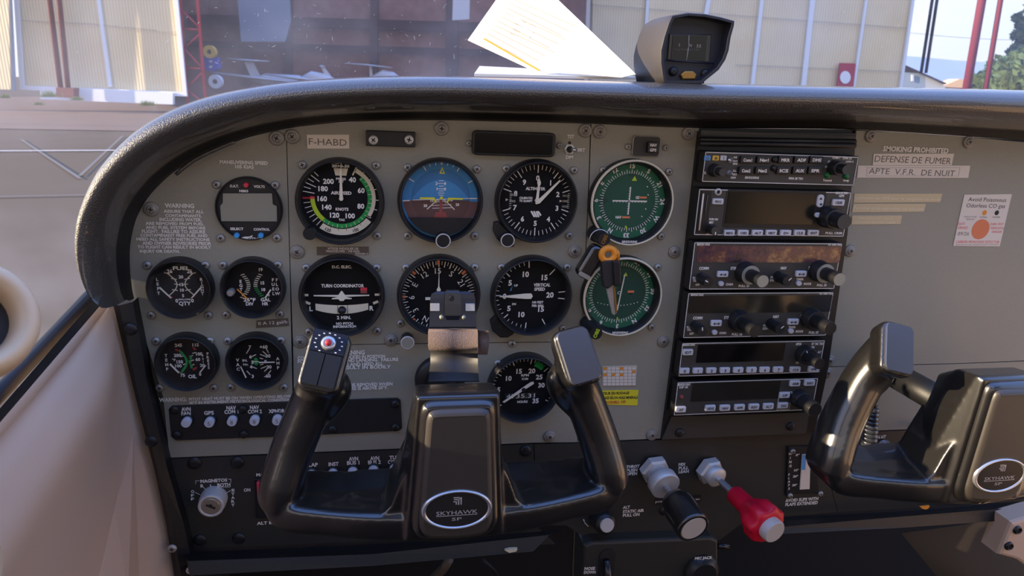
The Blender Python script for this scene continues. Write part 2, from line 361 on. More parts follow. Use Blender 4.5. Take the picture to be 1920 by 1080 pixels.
# ------------------------------------------------------------------ round gauges
GY = -.002                                              # dial plane; the bezel stands 13 mm proud of it
class Gauge:
    def __init__(s, name, label, cat, px, py, R, group=None, bezel='gauge_black', bpx=None, dr=.86, dial='dial_black', glass='gauge_glass', depth=.0135, rim=None, screws=None):
        s.c = W(px,py,GY); s.u = sum(US(px,py,GY))/2; s.px, s.py = px, py
        bx, by = bpx or (px,py+2.5)
        bc = W(bx,by,-.010); s.bc = bc; r = R*US(bx,by,-.010)[0]; s.R = r
        s.t = thing(name, (bc.x,0,bc.z), label, cat, group)
        mb = MB(); d = depth
        prof = [(r,0),(r,-d*.45),(r*.985,-d*.7),(r*.955,-d*.92),(r*.94,-d),(r*max(.925,dr+.01),-d*.97),(r*(dr+.02),-d*.45),(r*dr,-.0018)]
        lathe(mb, bc.x, bc.z, prof[:5] if False else prof, bezel, 56)
        mb.f.pop(); mb.m.pop(); mb.sm.pop()             # open at the dial
        s.bez = mb.build('bezel', s.t)
        if rim:
            m2 = MB(); lathe(m2, bc.x, bc.z, [(r*.985,-d*.72),(r*1.0,-d*.86),(r*.985,-d*1.04),(r*.962,-d*1.06),(r*.95,-d*.97)], rim, 56)
            m2.f.pop(); m2.m.pop(); m2.sm.pop(); m2.build('rim', s.t)
        s.d = MB(); s.dr = r*dr
        prism(s.d, circ(bc.x,bc.z,r*dr*1.0,56), -.0016, 0, dial)
        s.k = MB(); s.y = -.0019
        s.gl = glass; s.gd = -d*.82
        for q in screws or (): screw(s.t, *q)
    def P(s, r, a): a = math.radians(a); return (s.c.x+r*s.u*math.sin(a), s.c.z+r*s.u*math.cos(a))
    def X(s, dx, dy): return (s.c.x+dx*s.u, s.c.z-dy*s.u)
    def lay(s): s.y -= .00002; return s.y
    def tick(s, r0, r1, a, w, m='ink_white'):
        (x0,z0),(x1,z1) = s.P(r0,a), s.P(r1,a); t = math.radians(a); ex, ez = math.cos(t)*w*s.u/2, -math.sin(t)*w*s.u/2
        flat(s.k, [(x0-ex,z0-ez),(x0+ex,z0+ez),(x1+ex,z1+ez),(x1-ex,z1-ez)], s.y, m)
    def line(s, dx0, dy0, dx1, dy1, w, m='ink_white', mb=None, y=None):
        (x0,z0),(x1,z1) = s.X(dx0,dy0), s.X(dx1,dy1); L = math.hypot(x1-x0,z1-z0); ex, ez = -(z1-z0)/L*w*s.u/2, (x1-x0)/L*w*s.u/2
        flat(mb or s.k, [(x0-ex,z0-ez),(x1-ex,z1-ez),(x1+ex,z1+ez),(x0+ex,z0+ez)], y or s.y, m)
    def arc(s, r0, r1, a0, a1, m, n=None, cx=0, cy=0):
        n = n or max(2,int(abs(a1-a0)/5)); vs = []
        for i in range(n+1):
            a = a0+(a1-a0)*i/n
            for r in (r0,r1):
                p = s.P(r,a); vs.append((p[0]+cx*s.u, s.y, p[1]-cy*s.u))
        s.k.add(vs, [[2*i,2*i+1,2*i+3,2*i+2] for i in range(n)], m)
    def poly(s, pts, m, y=None, mb=None): flat(mb or s.k, [s.X(*p) for p in pts], y or s.y, m)
    def text(s, t, dx, dy, w, h, m='ink_white', rot=0., bold=True):
        x, z = s.X(dx,dy); txt(s.k, t, x, z, w*s.u if w else None, h*s.u, s.y-.00004, m, rot, bold)
    def rtext(s, t, r, a, h, m='ink_white', rot=None, w=None): # text standing radially
        x, z = s.P(r,a); txt(s.k, t, x, z, w*s.u if w else None, h*s.u, s.y-.00004, m, a if rot is None else rot, False if h > 9 else True)
    def needle(s, pts, m='needle', y=-.0042, name='needle'):
        mb = MB(); prism(mb, [s.X(*p) for p in pts], y-.0004, y+.0003, m); return mb.build(name, s.t)
    def hub(s, r, m='gauge_black', dx=0, dy=0, y=-.005, name='hub'):
        mb = MB(); x, z = s.X(dx,dy); lathe(mb, x, z, [(r*s.u,GY),(r*s.u,y),(r*s.u*.8,y-.0004)], m, 20); return mb.build(name, s.t)
    def knob(s, px, py, r, L=.012, m='knob_black', capm=None, y0=-.002, cap=True, tipc=None):
        """knob whose tip is seen at px,py"""
        mb = MB(); c = W(px,py,y0-L); u = US(px,py,y0-L)[0]; R = r*u
        lathe(mb, c.x, c.z, [(R*.92,y0),(R,y0-L*.35),(R,y0-L*.92),(R*.94,y0-L)], m, 28, cap=tipc or m)
        if capm:
            mb2 = mb; lathe(mb, c.x, c.z, [(R*1.03,y0-L*.9),(R*1.06,y0-L),(R*.94,y0-L*1.01),(R*.9,y0-L)], capm, 28); mb.f.pop(); mb.m.pop(); mb.sm.pop()
            lathe(mb, c.x, c.z, [(R*.9,y0-L*1.001),(R*.88,y0-L*1.004)], tipc or m, 28)
        return mb.build('knob', s.t)
    def done(s):
        s.d.build('dial', s.t); s.k.build('dial_markings', s.t)
        if s.gl:
            mb = MB(); prism(mb, circ(s.bc.x,s.bc.z,s.R*.92,40), s.gd, s.gd+.0002, s.gl); mb.f = mb.f[-1:]; mb.m = mb.m[-1:]; mb.sm = mb.sm[-1:]
            mb.build('glass', s.t)
FG = 'flight instruments in the six dial group'
# airspeed
g = Gauge('airspeed_indicator','round black airspeed dial with white and green arcs, its needle at the top','airspeed indicator',640,372,85,FG,bpx=(637.5,380),
   screws=[(567,309,'small'),(705,310,'small'),(707,442,'small')])
for a0 in range(280,320,7): g.tick(50 if a0 in (280,294,308) else 58,71,a0,1.6)
for a0 in range(222,276,8): g.tick(58,70,a0,1.2)
g.lay(); g.arc(56,64,26,126,'cream'); g.tick(49,66,26,2.6,'cream'); g.tick(49,66,124,2.2,'cream')
g.lay(); g.arc(49,57,42,219,'green'); g.arc(49,57,219,268,'lime'); g.arc(49,57,268,273,'btn_red'); g.arc(57,71,268.5,271,'red')
g.lay()
for a0 in range(45,218,9): g.tick(50 if (a0//9)%2 else 53,57,a0,.9,'cream')
for a0 in (40,56,74,92,108): g.tick(64,70,a0,1.4)
vs = [g.P(60,a0) for a0 in range(132,218,6)]+[g.P(71,a0) for a0 in range(216,126,-6)]
g.arc(59,71,129,216,'cream'); g.lay()
for a0 in (145,158,172,186,200): g.tick(59,63,a0,.8,'ink_black')
for s_,a0 in (('120',203),('100',157)): g.rtext(s_,66,a0,6,'ink_black',a0-180)
for s_,dx,dy in (('40',21,-36),('60',37,-16),('80',36,14),('100',16,33),('120',-13,32),('140',-27,17),('160',-35,1),('180',-33,-18),('200',-23,-32)):
    g.text(s_,dx,dy,None,9.5)
g.text('TEMP°C',0,-67.5,26,5); g.text('30+0-30',0,-61,32,5); g.text('PRESS',0,-37,18,4.5); g.text('ALT',0,-32,10,4.5)
g.text('AIRSPEED',0,-10.5,38,6); g.text('KNOTS',1,20.5,24,5.5); g.text('TAS',0,41,11,4.5)
g.poly([(-13,-56),(13,-56),(10,-43),(-10,-43)],'cream')
for i in range(9): g.line(-12+3*i,-58,-12+3*i,-55,.9)
g.needle([(-1,-57),(1,-57),(3.2,-4),(2,2),(-2,2),(-3.2,-4)]); g.hub(4,'needle',y=-.0046); g.knob(580,439,12.5,.013)
g.done()
# attitude
g = Gauge('attitude_indicator','round artificial horizon dial with blue sky over brown earth and yellow wings','attitude indicator',827,371,81,FG,bpx=(827,378.5),dial='sky_blue',dr=.885,
   screws=[(764,314,'small'),(894,317,'small'),(764,442,'small'),(890,442,'small')])
R_ = g.dr/g.u
g.poly([(R_*.995*math.cos(math.radians(t)), 9+0*t if False else R_*.995*math.sin(math.radians(t))) for t in range(5,176,5)],'earth'); g.lay()
g.arc(0,54,0,360,'sky_dark',60); g.lay()
g.poly([(54*math.cos(math.radians(t)), 4+54*math.sin(math.radians(t))*.92) for t in range(0,181,6)],'earth_dark'); g.lay()
g.arc(0,53,302,418,'sky_blue',30,0,21) if False else None
g.poly([(-53,3)]+[(-52+104*i/14, -34+.0125*(-52+104*i/14)**2*1.0) for i in range(15)]+[(53,1)],'sky_blue'); g.lay()
g.lay(); g.line(-53,5,53,0,1.2); g.line(-71,7,-58,6,2); g.line(54,0,68,0,2)
for a0 in (-60,-30,30,60): g.tick(58,70,a0,1.8)
for a0 in (-20,-10,10,20): g.tick(61,70,a0,1.4)
g.poly([(-4.5,-69),(4.5,-69),(0,-60)],'cream'); g.lay()
g.poly([(1,-58),(6.5,-45),(-4,-45)],'yellow'); g.lay(); g.poly([(1,-53),(4,-47),(-1.5,-47)],'sky_dark')
for dy,w_ in ((-32,9),(-27,14),(-22,9),(-17,14),(-13,9),(-9,12),(-5,9)): g.line(-w_/2,dy,w_/2,dy,1)
for s_,dx,dy in (('2',-9,-27),('0',7,-27),('1',-8,-17),('0',7,-17)): g.text(s_,dx,dy,None,5.5)
for s_,dx,dy in (('10',-17,5.5),('10',19,3.5),('20',-29,15),('20',31,12)): g.text(s_,dx,dy,None,5)
for sg in (-1,1): g.line(sg*5,2,sg*26,22,1.6); g.line(sg*3,4,sg*10,10,1)
g.line(-19,15,20,12,1); g.line(-16,20,22,18,1); g.line(-10,8,12,6,1)
g.lay(); g.poly([(-2.5,4),(2.5,4),(3.5,34),(-3.5,34)],'lilac_red'); g.lay(); g.poly([(-9,27),(9,27),(13,37),(-13,37)],'lilac_red')
g.d2 = MB(); g.poly([(-62,36),(62,36)]+[(R_*1.0*math.cos(math.radians(t)),R_*1.0*math.sin(math.radians(t))) for t in range(32,149,6)],'gauge_black',-.0062,g.d2); g.d2.build('lower_mask', g.t)
for sg in (-1,1):
    mb = MB(); prism(mb,[g.X(*p) for p in ([(sg*40,-1.5),(sg*13,-2),(sg*9.5,7),(sg*12,7.5),(sg*15,1.5),(sg*40,1.5)])],-.0062,-.0056,'yellow'); mb.build('aircraft_symbol',g.t)
mb = MB(); prism(mb,[g.X(*p) for p in circ(0,-1,3,12)],-.0062,-.0056,'yellow'); mb.build('aircraft_symbol',g.t)
g.knob(831,452,13.5,.016,capm='satin_alu'); g.done()
# altimeter
g = Gauge('altimeter','round black altimeter dial with two cream hands, numbered zero to nine','altimeter',1006,376,77.5,FG,bpx=(1008,379.5),
   screws=[(949,316,'small'),(1076,319,'small'),(1067,442,'small')])
for i in range(50):
    a0 = i*7.2
    if 78 < a0 < 108 or 258 < a0 < 282: continue
    g.tick(51 if i%5 == 0 else 57, 66, a0, 1.8 if i%5 == 0 else 1.1)
for i in range(10):
    a0 = i*36; x, y = 42*math.sin(math.radians(a0)), -42*math.cos(math.radians(a0)); g.text(str(i),x,y+.5,None,9.5)
g.text('ALTIMETER',-3,-22,37,5.5); g.text('CALIBRATED',-20,-4.5,25,4); g.text('TO 20,000FT',-20,1,25,4)
for i in range(4): g.line(-9+5*i,20+(i%2)*0,-2+4*i,31,3.2) if i < 3 else g.line(4,20,10,28,3)
for i in range(9): g.line(-51,-15+3.6*i,-47,-15+3.6*i,.8); g.line(59,-14+3.4*i,63,-14+3.4*i,.8)
for s_,dx,dy in (('1020',-44,-10),('995',-45,2),('1013',55,-10),('1000',55,0),('1020',55,10)): g.text(s_,dx,dy,11,4,'ink_dim')
g.poly([(-58,-3),(-53,-.5),(-58,2)],'cream'); g.poly([(44,-2),(49,0),(44,2.5)],'cream')
g.needle([(1,-44),(5.5,-34),(4.5,-28),(3.5,-28),(3,5),(-3,5),(0,-28),(-1.5,-34)],y=-.0038,name='short_hand')
g.needle([(40,-40),(42,-38),(5,4),(-2,6),(-3,2)],y=-.0050,name='long_hand'); g.hub(3.5,'needle',y=-.0054)
mb = MB(); c_ = W(940,440,-.006); u_ = US(940,440)[0]
prism(mb,[(c_.x+a*u_,c_.z-b*u_) for a,b in ((-14,-22),(-6,-24),(26,6),(24,22),(10,24),(-8,8),(-15,-6))],-.008,0,'gauge_black',.001); mb.build('corner_lug',g.t)
g.knob(952,451,12.5,.014,capm='satin_alu'); g.done()
# turn coordinator
g = Gauge('turn_coordinator','round black turn coordinator dial with a level cream aeroplane and slip ball','turn coordinator',641,557,82,FG,bpx=(641,558),
   screws=[(574,502,'small'),(706,502,'small'),(579,622,'small'),(707,620,'small')])
g.text('D.C. ELEC.',1,-58,35,5.2); g.text('TURN COORDINATOR',2,-22,77,6.3); g.text('2 MIN.',3,40,26,6.5); g.text('NO PITCH',4,52,31,5); g.text('INFORMATION',4,58,42,5)
for sg in (-1,1): g.poly([(sg*65-5,-6.5),(sg*65+5,-6.5),(sg*65+5,-2),(sg*65-5,-2)],'cream'); g.line(sg*57,13,sg*66,9,5,'cream')
g.text('L',-56,22,None,9); g.text('R',54,22,None,9)
arcp = [(x, 33-.0035*x*x) for x in range(-48,49,6)]; arct = [(x, 16-.0016*x*x) for x in range(48,-49,-6)]
g.poly(arcp+arct,'cream'); g.lay(); g.line(-8,15,-8,34,1,'ink_black'); g.line(10,15,10,34,1,'ink_black')
mb = MB(); x_,z_ = g.X(0,25)
lathe(mb,x_,z_,[(7.5*g.u,-.002),(7.2*g.u,-.0045),(5*g.u,-.0062),(2*g.u,-.007)],'gauge_black',20); mb.build('slip_ball',g.t)
g.needle([(-50,-5.5),(-6,-5.5),(-1,-13),(1,-13),(6,-5.5),(50,-5.5),(50,-3.5),(6,-2),(18,1),(18,2.5),(6,2.5),(3,6),(-3,6),(-6,2.5),(-18,2.5),(-18,1),(-6,-2),(-50,-3.5)],m='needle',name='aeroplane_symbol')
g.poly([(34,-18),(46,-18),(46,-13),(34,-13)],'btn_red'); g.poly([(34,-13),(46,-13),(46,-7),(34,-7)],'lilac_red'); g.done()
# heading
g = Gauge('heading_indicator','round black direction dial half hidden by the metal lock plate','heading indicator',822,556,79,FG,bpx=(824,557),
   screws=[(761,502,'small'),(890,501,'small'),(751,606,'small')])
hd = -152+2
for i in range(72):
    g.tick(56 if i%2 == 0 else 60, 67, i*5, 1.6 if i%2 == 0 else 1)
for i,s_ in enumerate(('N','3','6','E','12','15','S','21','24','W','30','33')):
    a0 = i*30-152; g.rtext(s_,49,a0,11)
g.lay()
for a0 in (-1,45,90,135,-45,-90,-135,180): g.tick(60,69,a0,5,'brick_orange')
g.needle([(0,-62),(1,-20),(4,-14),(1,-8),(1,0),(24,0),(24,5),(3,5),(3,14),(-3,14),(-3,5),(-24,5),(-24,0),(-1,0),(-1,-8),(-4,-14),(-1,-20)],name='aeroplane_pointer')
g.knob(764,643,12.5,.014,capm='satin_alu',tipc='lcd'); g.done()
# vertical speed
g = Gauge('vertical_speed_indicator','round black vertical speed dial with its cream needle level at zero','vertical speed indicator',993,554,76,FG,bpx=(998.5,557.5),
   screws=[(940,501,'small'),(1063,501,'small'),(1055,616,'small')])
for i in range(-10,11):
    a0 = 270+i*8.6; g.tick(52 if i%5 == 0 else 57, 66, a0, 1.8 if i%5 == 0 else 1.1)
for a0 in (36,144): g.tick(52,66,a0+6,1.8)
for a0 in (84,96): g.tick(54,70,a0,1.6)
for s_,dx,dy in (('0',-46,1),('5',-37,-24),('5',-37,24),('10',-9,-40),('10',-13,36),('15',26,-34),('15',23,26),('20',38,-1)): g.text(s_,dx,dy,None,10)
g.text('VERTICAL',22,-20,31,6); g.text('SPEED',18,-12,20,6); g.text('UP',-26,-19,7,4); g.text('DN',-28,16,7,4); g.text('100 FEET',16,13,21,4.5); g.text('PER MIN',16,19.5,21,4.5)
g.poly([(-37,-9),(-34,-9),(-32,-19)],'sky_blue')
g.needle([(-56,-.8),(-44,-1.2),(-8,-5),(2,-5),(5,0),(2,5),(-8,5),(-44,2),(-56,1.2)]); 
mb = MB(); c_ = W(937,612,-.006)
prism(mb,[(c_.x+a*u_,c_.z-b*u_) for a,b in ((-18,-10),(-8,-22),(30,8),(26,16),(16,22),(2,22),(-14,8))],-.008,0,'gauge_black',.001); lathe(mb,c_.x,c_.z,[(4*u_,-.0081),(3.6*u_,-.0083)],'ink_black',14); mb.build('corner_lug',g.t)
g.done()
# tachometer
g = Gauge('tachometer','round black engine speed dial half hidden behind the right grip of the left control yoke','tachometer',981,729,68,None,bpx=(984,731),
   screws=[(933,681,'small')])
for i in range(36):
    a0 = 232+i*7.05; g.tick(48 if i%5 == 0 else 52, 58, a0, 1.6 if i%5 == 0 else 1)
for s_,dx,dy in (('5',-44,0),('10',-27,-21),('15',-9,-34),('20',14,-34),('25',28,-22),('30',33,-6),('35',24,24)): g.text(s_,dx,dy,None,9)
g.text('RPM',2,-26,14,4.5); g.text('X100',2,-19,12,4); g.text('HOURS',0,25,19,4.5); g.arc(46,57,22,42,'green'); g.lay()
g.poly([(-32,8),(24,8),(24,19),(-32,19)],'ink_black'); g.lay(); g.text('4735.31',-4,13.5,52,8.5,'ink_white',0,False)
g.needle([(-37,22),(-34,24),(12,-7),(18,-11),(17,-15),(12,-14),(6,-10)]); g.hub(4,'gauge_black',y=-.0046); g.done()
# small gauges
SG = 'small engine gauges in the left panel square'
def small(name,label,cat,px,py,R,bpx,screws,glass='gauge_glass'):
    return Gauge(name,label,cat,px,py,R,SG,bpx=bpx,dr=.835,glass='gauge_glass_bright',screws=screws)
g = small('fuel_gauge','small round twin needle fuel gauge, upper left of the four','fuel gauge',340,541,63.5,(336,543),[(276,497,'small'),(385,497,'small'),(284,591,'small'),(391,591,'small')])
for sg in (-1,1):
    cx_ = sg*55; n_ = 12; pts = [(sg*(23-16*math.sin(math.pi*i/n_)), -30+44*i/n_) for i in range(n_+1)]
    for a_,b_ in zip(pts,pts[1:]): g.line(*a_,*b_,1.8,'cream')
    for i in (0,3,6,9): g.line(pts[i][0]-sg*5,pts[i][1]+1,pts[i][0]+sg*5,pts[i][1]-1,1.6,'cream')
    g.line(sg*23,14,sg*17,18,2,'btn_red')
    g.needle([(sg*38,-3),(sg*36,-5),(sg*17,17),(sg*19,18)],m='needle')
g.text('FUEL',3,-40,30,7); g.text('26',-18,-34,None,7); g.text('26',17,-34,None,7); g.text('20',1,-23,None,6); g.text('15',1,-8,None,6); g.text('10',1,3,None,6); g.text('5',2,14,None,6)
g.text('0',-10,24,None,7); g.text('0',18,24,None,7); g.text('GALLONS',4,21.5,22,3.2); g.text('QTY',4,29.5,22,7.5)
for i,c_ in enumerate('LEFT'): g.text(c_,-41,-18+9*i,None,6)
for i,c_ in enumerate('RIGHT'): g.text(c_,37,-18+7*i,None,6)
g.done()
g = small('exhaust_temperature_gauge','small round EGT and fuel flow gauge, upper right of the four','exhaust temperature gauge',475,541,62,(473,542.5),[(418,497,'small'),(521,497,'small'),(424,590,'small'),(525,589,'small')],'gauge_glass')
for sg in (-1,1):
    for i in range(13):
        x0 = sg*(19-13*math.sin(math.pi*(i+1)/13))-2; y0 = -27+45*i/12; g.line(x0-3.5,y0-1.2*sg*(6-i)/6,x0+3.5,y0+1.2*sg*(6-i)/6,1.6,'green' if sg > 0 and i > 6 else 'cream')
g.text('19',15,-37,None,6); g.text('15',17,-11,None,6); g.text('10',18,2,None,6); g.text('0',27,13,None,5)
g.text('25°F',-8,22,22,6.5); g.text('DIV',-8,30,14,6.5); g.text('GAL',21,22,18,6.5); g.text('HR',20,30,11,6.5)
for i,c_ in enumerate('EGT'): g.text(c_,-22,-14+8*i,None,6)
for i,c_ in enumerate('FUEL'): g.text(c_,36,-17+9*i,None,6)
for i,c_ in enumerate('FLOW'): g.text(c_,43,-17+9*i,None,6)
g.needle([(-29,0),(-27,-1),(-10,18),(-12,19)],m='orange'); g.needle([(33,2),(31,0),(20,17),(22,18)])
mb = MB(); x_,z_ = g.X(-39,5); lathe(mb,x_,z_,[(7*g.u,GY),(7*g.u,-.0085),(5*g.u,-.0095)],'steel',20); mb.build('reset_knob',g.t); g.done()
g = small('oil_gauge','small round oil temperature and pressure gauge, lower left of the four','oil gauge',350,679,60.5,(348.5,682),[(293,639,'small'),(394,639,'small'),(300,727,'small'),(401,727,'small')])
pts = [(-13+13*math.sin(math.pi*i/12*.95+.1), -24+46*i/12) for i in range(13)]
for a_,b_ in zip(pts,pts[1:]): g.line(*a_,*b_,4,'green')
for i in range(3): g.line(5+2*abs(1-i),-13+9*i,5+2*abs(1-i)+1,-5+9*i,4,'green')
g.line(-18,-26,-11,-22,3,'red'); g.line(13,-29,18,-24,3,'red'); g.line(10,16,17,11,3.4,'red')
for dx,dy,an in ((-7,-12,0),(-4,4,0),(-12,20,40),(14,-18,20),(9,-12,0),(10,-3,0),(10,6,0)): g.line(dx-3,dy+1,dx+3,dy-1,1.8,'cream')
for s_,dx,dy in (('245',-12,-34),('200',-15,-14),('150',-12,-1),('100',-15,7),('75',-9,26),('115',18,-34),('100',23,-16),('60',20,-5),('20',27,7),('0',22,25)): g.text(s_,dx,dy,None,6.2)
g.text('OIL',8,29,15,7.5); g.text('°F',-22,-5,6,4.5)
for i,c_ in enumerate('TEMP'): g.text(c_,-35,-14+9*i,None,6)
for i,c_ in enumerate('PRESS'): g.text(c_,38,-16+7*i,None,5.5)
for i,c_ in enumerate('PSI'): g.text(c_,29,-12+6*i,None,4)
g.needle([(-29,2),(-27,0),(-13,18),(-15,20)]); g.needle([(35,6),(33,5),(22,19),(24,20)]); g.done()
g = small('vacuum_gauge','small round vacuum and ammeter gauge, lower right of the four','vacuum gauge',484,678,59,(480,681),[(427,639,'small'),(527,638,'small'),(433,726,'small'),(532,726,'small')])
g.poly([(-7,-6),(-4,-8),(-1,-6),(0,0),(-1,6),(-4,8),(-7,5)],'green'); g.lay()
for dx,dy,ax,ay in ((-17,-21,3,-5),(-7,-12,4,-2),(-4,0,5,0),(-7,12,4,2),(-18,22,3,4),(17,-22,-2,-5),(12,-17,-3,-3),(9,-12,-5,-2),(6,-6,-3,-1),(6,6,-3,1),(9,12,-5,2),(13,17,-3,3),(19,22,-3,4)): g.line(dx-ax,dy-ay,dx+ax,dy+ay,1.7,'cream')
for s_,dx,dy in (('7',-13,-29),('6',-13,-10),('5',-10,1),('4',-13,10),('3',-11,29),('+60',11,-29),('30',18,-11),('0',13,0),('30',19,11),('-60',15,29)): g.text(s_,dx,dy,None,6.5)
g.text('IN.',-23,-3,9,4.5); g.text('Hg.',-22,5,9,4.5)
for i,c_ in enumerate('VAC'): g.text(c_,-36,-4+9*i,None,6)
for i,c_ in enumerate('AMP'): g.text(c_,35,-5+9*i,None,6)
g.needle([(-31,8),(-30,6),(-21,29),(-23,30)]); g.needle([(2,-1),(30,-1),(30,1),(2,1)]); g.done()
# digital clock / air temperature unit
g = Gauge('digital_clock','round black digital clock with a grey display, one red and two blue buttons','clock',463.5,392,64.5,None,bpx=(464,394.5),dr=.93,dial='gauge_black',glass=None,depth=.006,
   screws=[(406,346,'small'),(516,347,'small'),(414,446,'small'),(519,446,'small')])
g.y = -.0032; prism(g.d, circ(g.bc.x,g.bc.z,g.dr*1.01,48), -.0030, 0, 'gauge_black')
g.text('O.A.T.',-20.5,-44,16,4.8); g.text('VOLTS',24.5,-44,20,4.8); g.text('M803',-4,-35,16,4.8); g.k.build('upper_markings', g.t); g.k = MB(); g.text('SELECT',-20.5,38,24,4.8); g.text('CONTROL',25,38.5,30,4.8)
g.text('DAVTRON',8,57,36,4.4); g.poly([(-16,56),(-8,53.5),(2,53),(8,50),(6,54),(-4,56.5),(-10,59)],'ink_white')
g.done()
lcd_ = [(418,362.5),(510,362.5),(511.5,383),(519,386.5),(519.5,415),(415,414.5),(413,386),(418,380)]
mb = MB(); q_ = [W(x,y,-.0034) for x,y in lcd_]; c_ = sum(q_,Vector((0,0,0)))/8; prism(mb,[(c_.x+(p.x-c_.x)*1.05,c_.z+(p.z-c_.z)*1.08) for p in q_],-.0036,-.0028,'ink_black'); prism(mb,[(p.x,p.z) for p in q_],-.0038,-.0030,'lcd'); mb.build('display', g.t)
for px,py,r_,m_,nm in ((460.5,347.5,5,'btn_red','red_button'),(443,442.5,5.4,'btn_blue','blue_button'),(488.5,442.5,5.4,'btn_blue','blue_button')):
    mb = MB(); c_ = W(px,py,-.0065); r_ *= US(px,py,-.0065)[0]; lathe(mb,c_.x,c_.z,[(r_,-.003),(r_,-.0058),(r_*.75,-.0066)],m_,20); mb.build(nm, g.t)
# navigation indicators
def navdial(label, px, py, bpx, R, first, gs, kpx, screws):
    g = Gauge('course_indicator', label, 'course indicator', px, py, R, 'green navigation dials', bpx=bpx, dr=.87, dial='nav_green', rim='cream', screws=screws, depth=.012)
    g.poly([(50*math.cos(math.radians(t)),50*math.sin(math.radians(t))) for t in range(0,360,6)],'nav_dark' if gs else 'nav_deep'); g.lay()
    g.arc(50,56,95,280,'nav_deep') if gs else None; g.lay()
    g.poly([(-9,-50),(9,-50),(4,-44),(-4,-44)],'nav_deep'); g.poly([(-50,-8),(-50,8),(-41,2),(-41,-2)],'nav_deep'); g.lay()
    for i in range(72): g.tick(50,55 if i%2 else 57.5,i*5,1.1)
    for i,s_ in enumerate(('N','3','6','E','12','15','S','21','24','W','30','33')):
        g.rtext(s_,64,i*30-first,8.5)
    if gs:
        g.line(0,-26,0,25,2.2); g.line(-32,0,34,0,2.4)
        for i in range(-5,6): g.line(i*6,0,i*6,2.6,1.4); g.line(-2.5,i*4.6,0,i*4.6,1.2)
        g.text('GS',15,-7,7,5); g.text('NAV',-18,30,11,5); g.line(19,-7,33,-7,3.5,'brick_orange'); g.line(-11,30,4,30,3.5,'brick_orange')
        g.poly([(-10,33),(4,33),(-3,36)],'nav_deep'); g.lay(); g.poly([(6,-46),(11,-37),(1,-37)],'lime'); g.line(-3,46,0,52,3,'lime')
        for dx,dy in ((32,-27),(35,-12),(33,14),(27,28)): g.line(dx-1,dy-1,dx+1,dy+1,1.4)
    else:
        for i in range(-6,7): x_,z_ = g.X(i*6.2-1,24-abs(i)*abs(i)*.16); g.k.add([(p[0],g.y,p[1]) for p in circ(x_,z_,1.*g.u,8)],[list(range(8))],'ink_white')
        g.line(16,-2,28,-2,4,'brick_orange'); g.poly([(16,0),(28,0),(22,5)],'trim_black')
        x_,z_ = g.X(0,0); g.arc(2,3,0,360,'ink_white',16); g.poly([(9,-38),(13,-31),(4,-31)],'lime'); g.line(1,46,1,52,2.6,'lime')
        g.needle([(5,-34),(7,-34),(-1,32),(-3,32)],m='needle',y=-.0036,name='course_needle')
    bx_,bz_ = g.bc.x, g.bc.z-g.R*.895
    txt(g.k,'BENDIX/KING',bx_,bz_,29*g.u,4.2*g.u,-.0124,'ink_white')
    mb = MB(); c0 = W(*kpx,-.032); u = US(*kpx,-.032)[0]
    lathe(mb,c0.x,c0.z,[(15*u,-.002),(15*u,-.010),(12.5*u,-.011),(12.5*u,-.030),(11.5*u,-.032)],'knob_black',28)
    txt(mb,'OBS',c0.x,c0.z,None,7*u,-.0322,'lime' if not gs else 'brass',-70); mb.build('course_knob',g.t)
    g.done(); return g
NV1 = navdial('upper green navigation dial with crossed white needles',1180,377,(1185.5,381),77.5,150,True,(1133,449),[(1131,319,'small'),(1254,322,'small'),(1239,443,'small')])
NV2 = navdial('lower green navigation dial with one white needle behind the hanging key',1161,549,(1167.5,557),73.5,212,False,(1118,625),[(1233,501,'small'),(1221,613,'small')])

# ------------------------------------------------------------------ radio stack
RK = plate('radio_rack', [(1311,246.5),(1605.5,250),(1589,440),(1553,690),(1527,811),(1241,826),(1276,560)], 'black rack behind the column of radios with a blank strip at its top and bottom', 'rack_black', -.0045, .0065, 'radio rack')
def rod(mb, x0,y0,x1,y1,Y,r,m):
    a, b = W(x0,y0,Y), W(x1,y1,Y); tube(mb, [a,b], r, m, 10)
mb = MB(); rod(mb,1312,262,1603,266,-.012,.0028,'rack_black'); rod(mb,1312,269,1603,273,-.015,.0025,'rack_black'); mb.build('top_rail', RK)
mb = MB(); cx,cz,w,h = prect(1313,250,1604,259,-.0055); prism(mb, rr(cx,cz,w,h,.001), -.0060,-.0044,'radio_face'); mb.build('blank_strip', RK)
mb = MB(); p_ = [W(*q,-.006) for q in ((1259,781),(1517,773),(1511,812),(1241,824))]; prism(mb, [(q.x,q.z) for q in p_], -.0065,-.0044,'radio_face'); mb.build('blank_plate', RK)
screw(RK,1274,811,'dark',-.0066); screw(RK,1482,799,'dark',-.0066)
RY = -.018
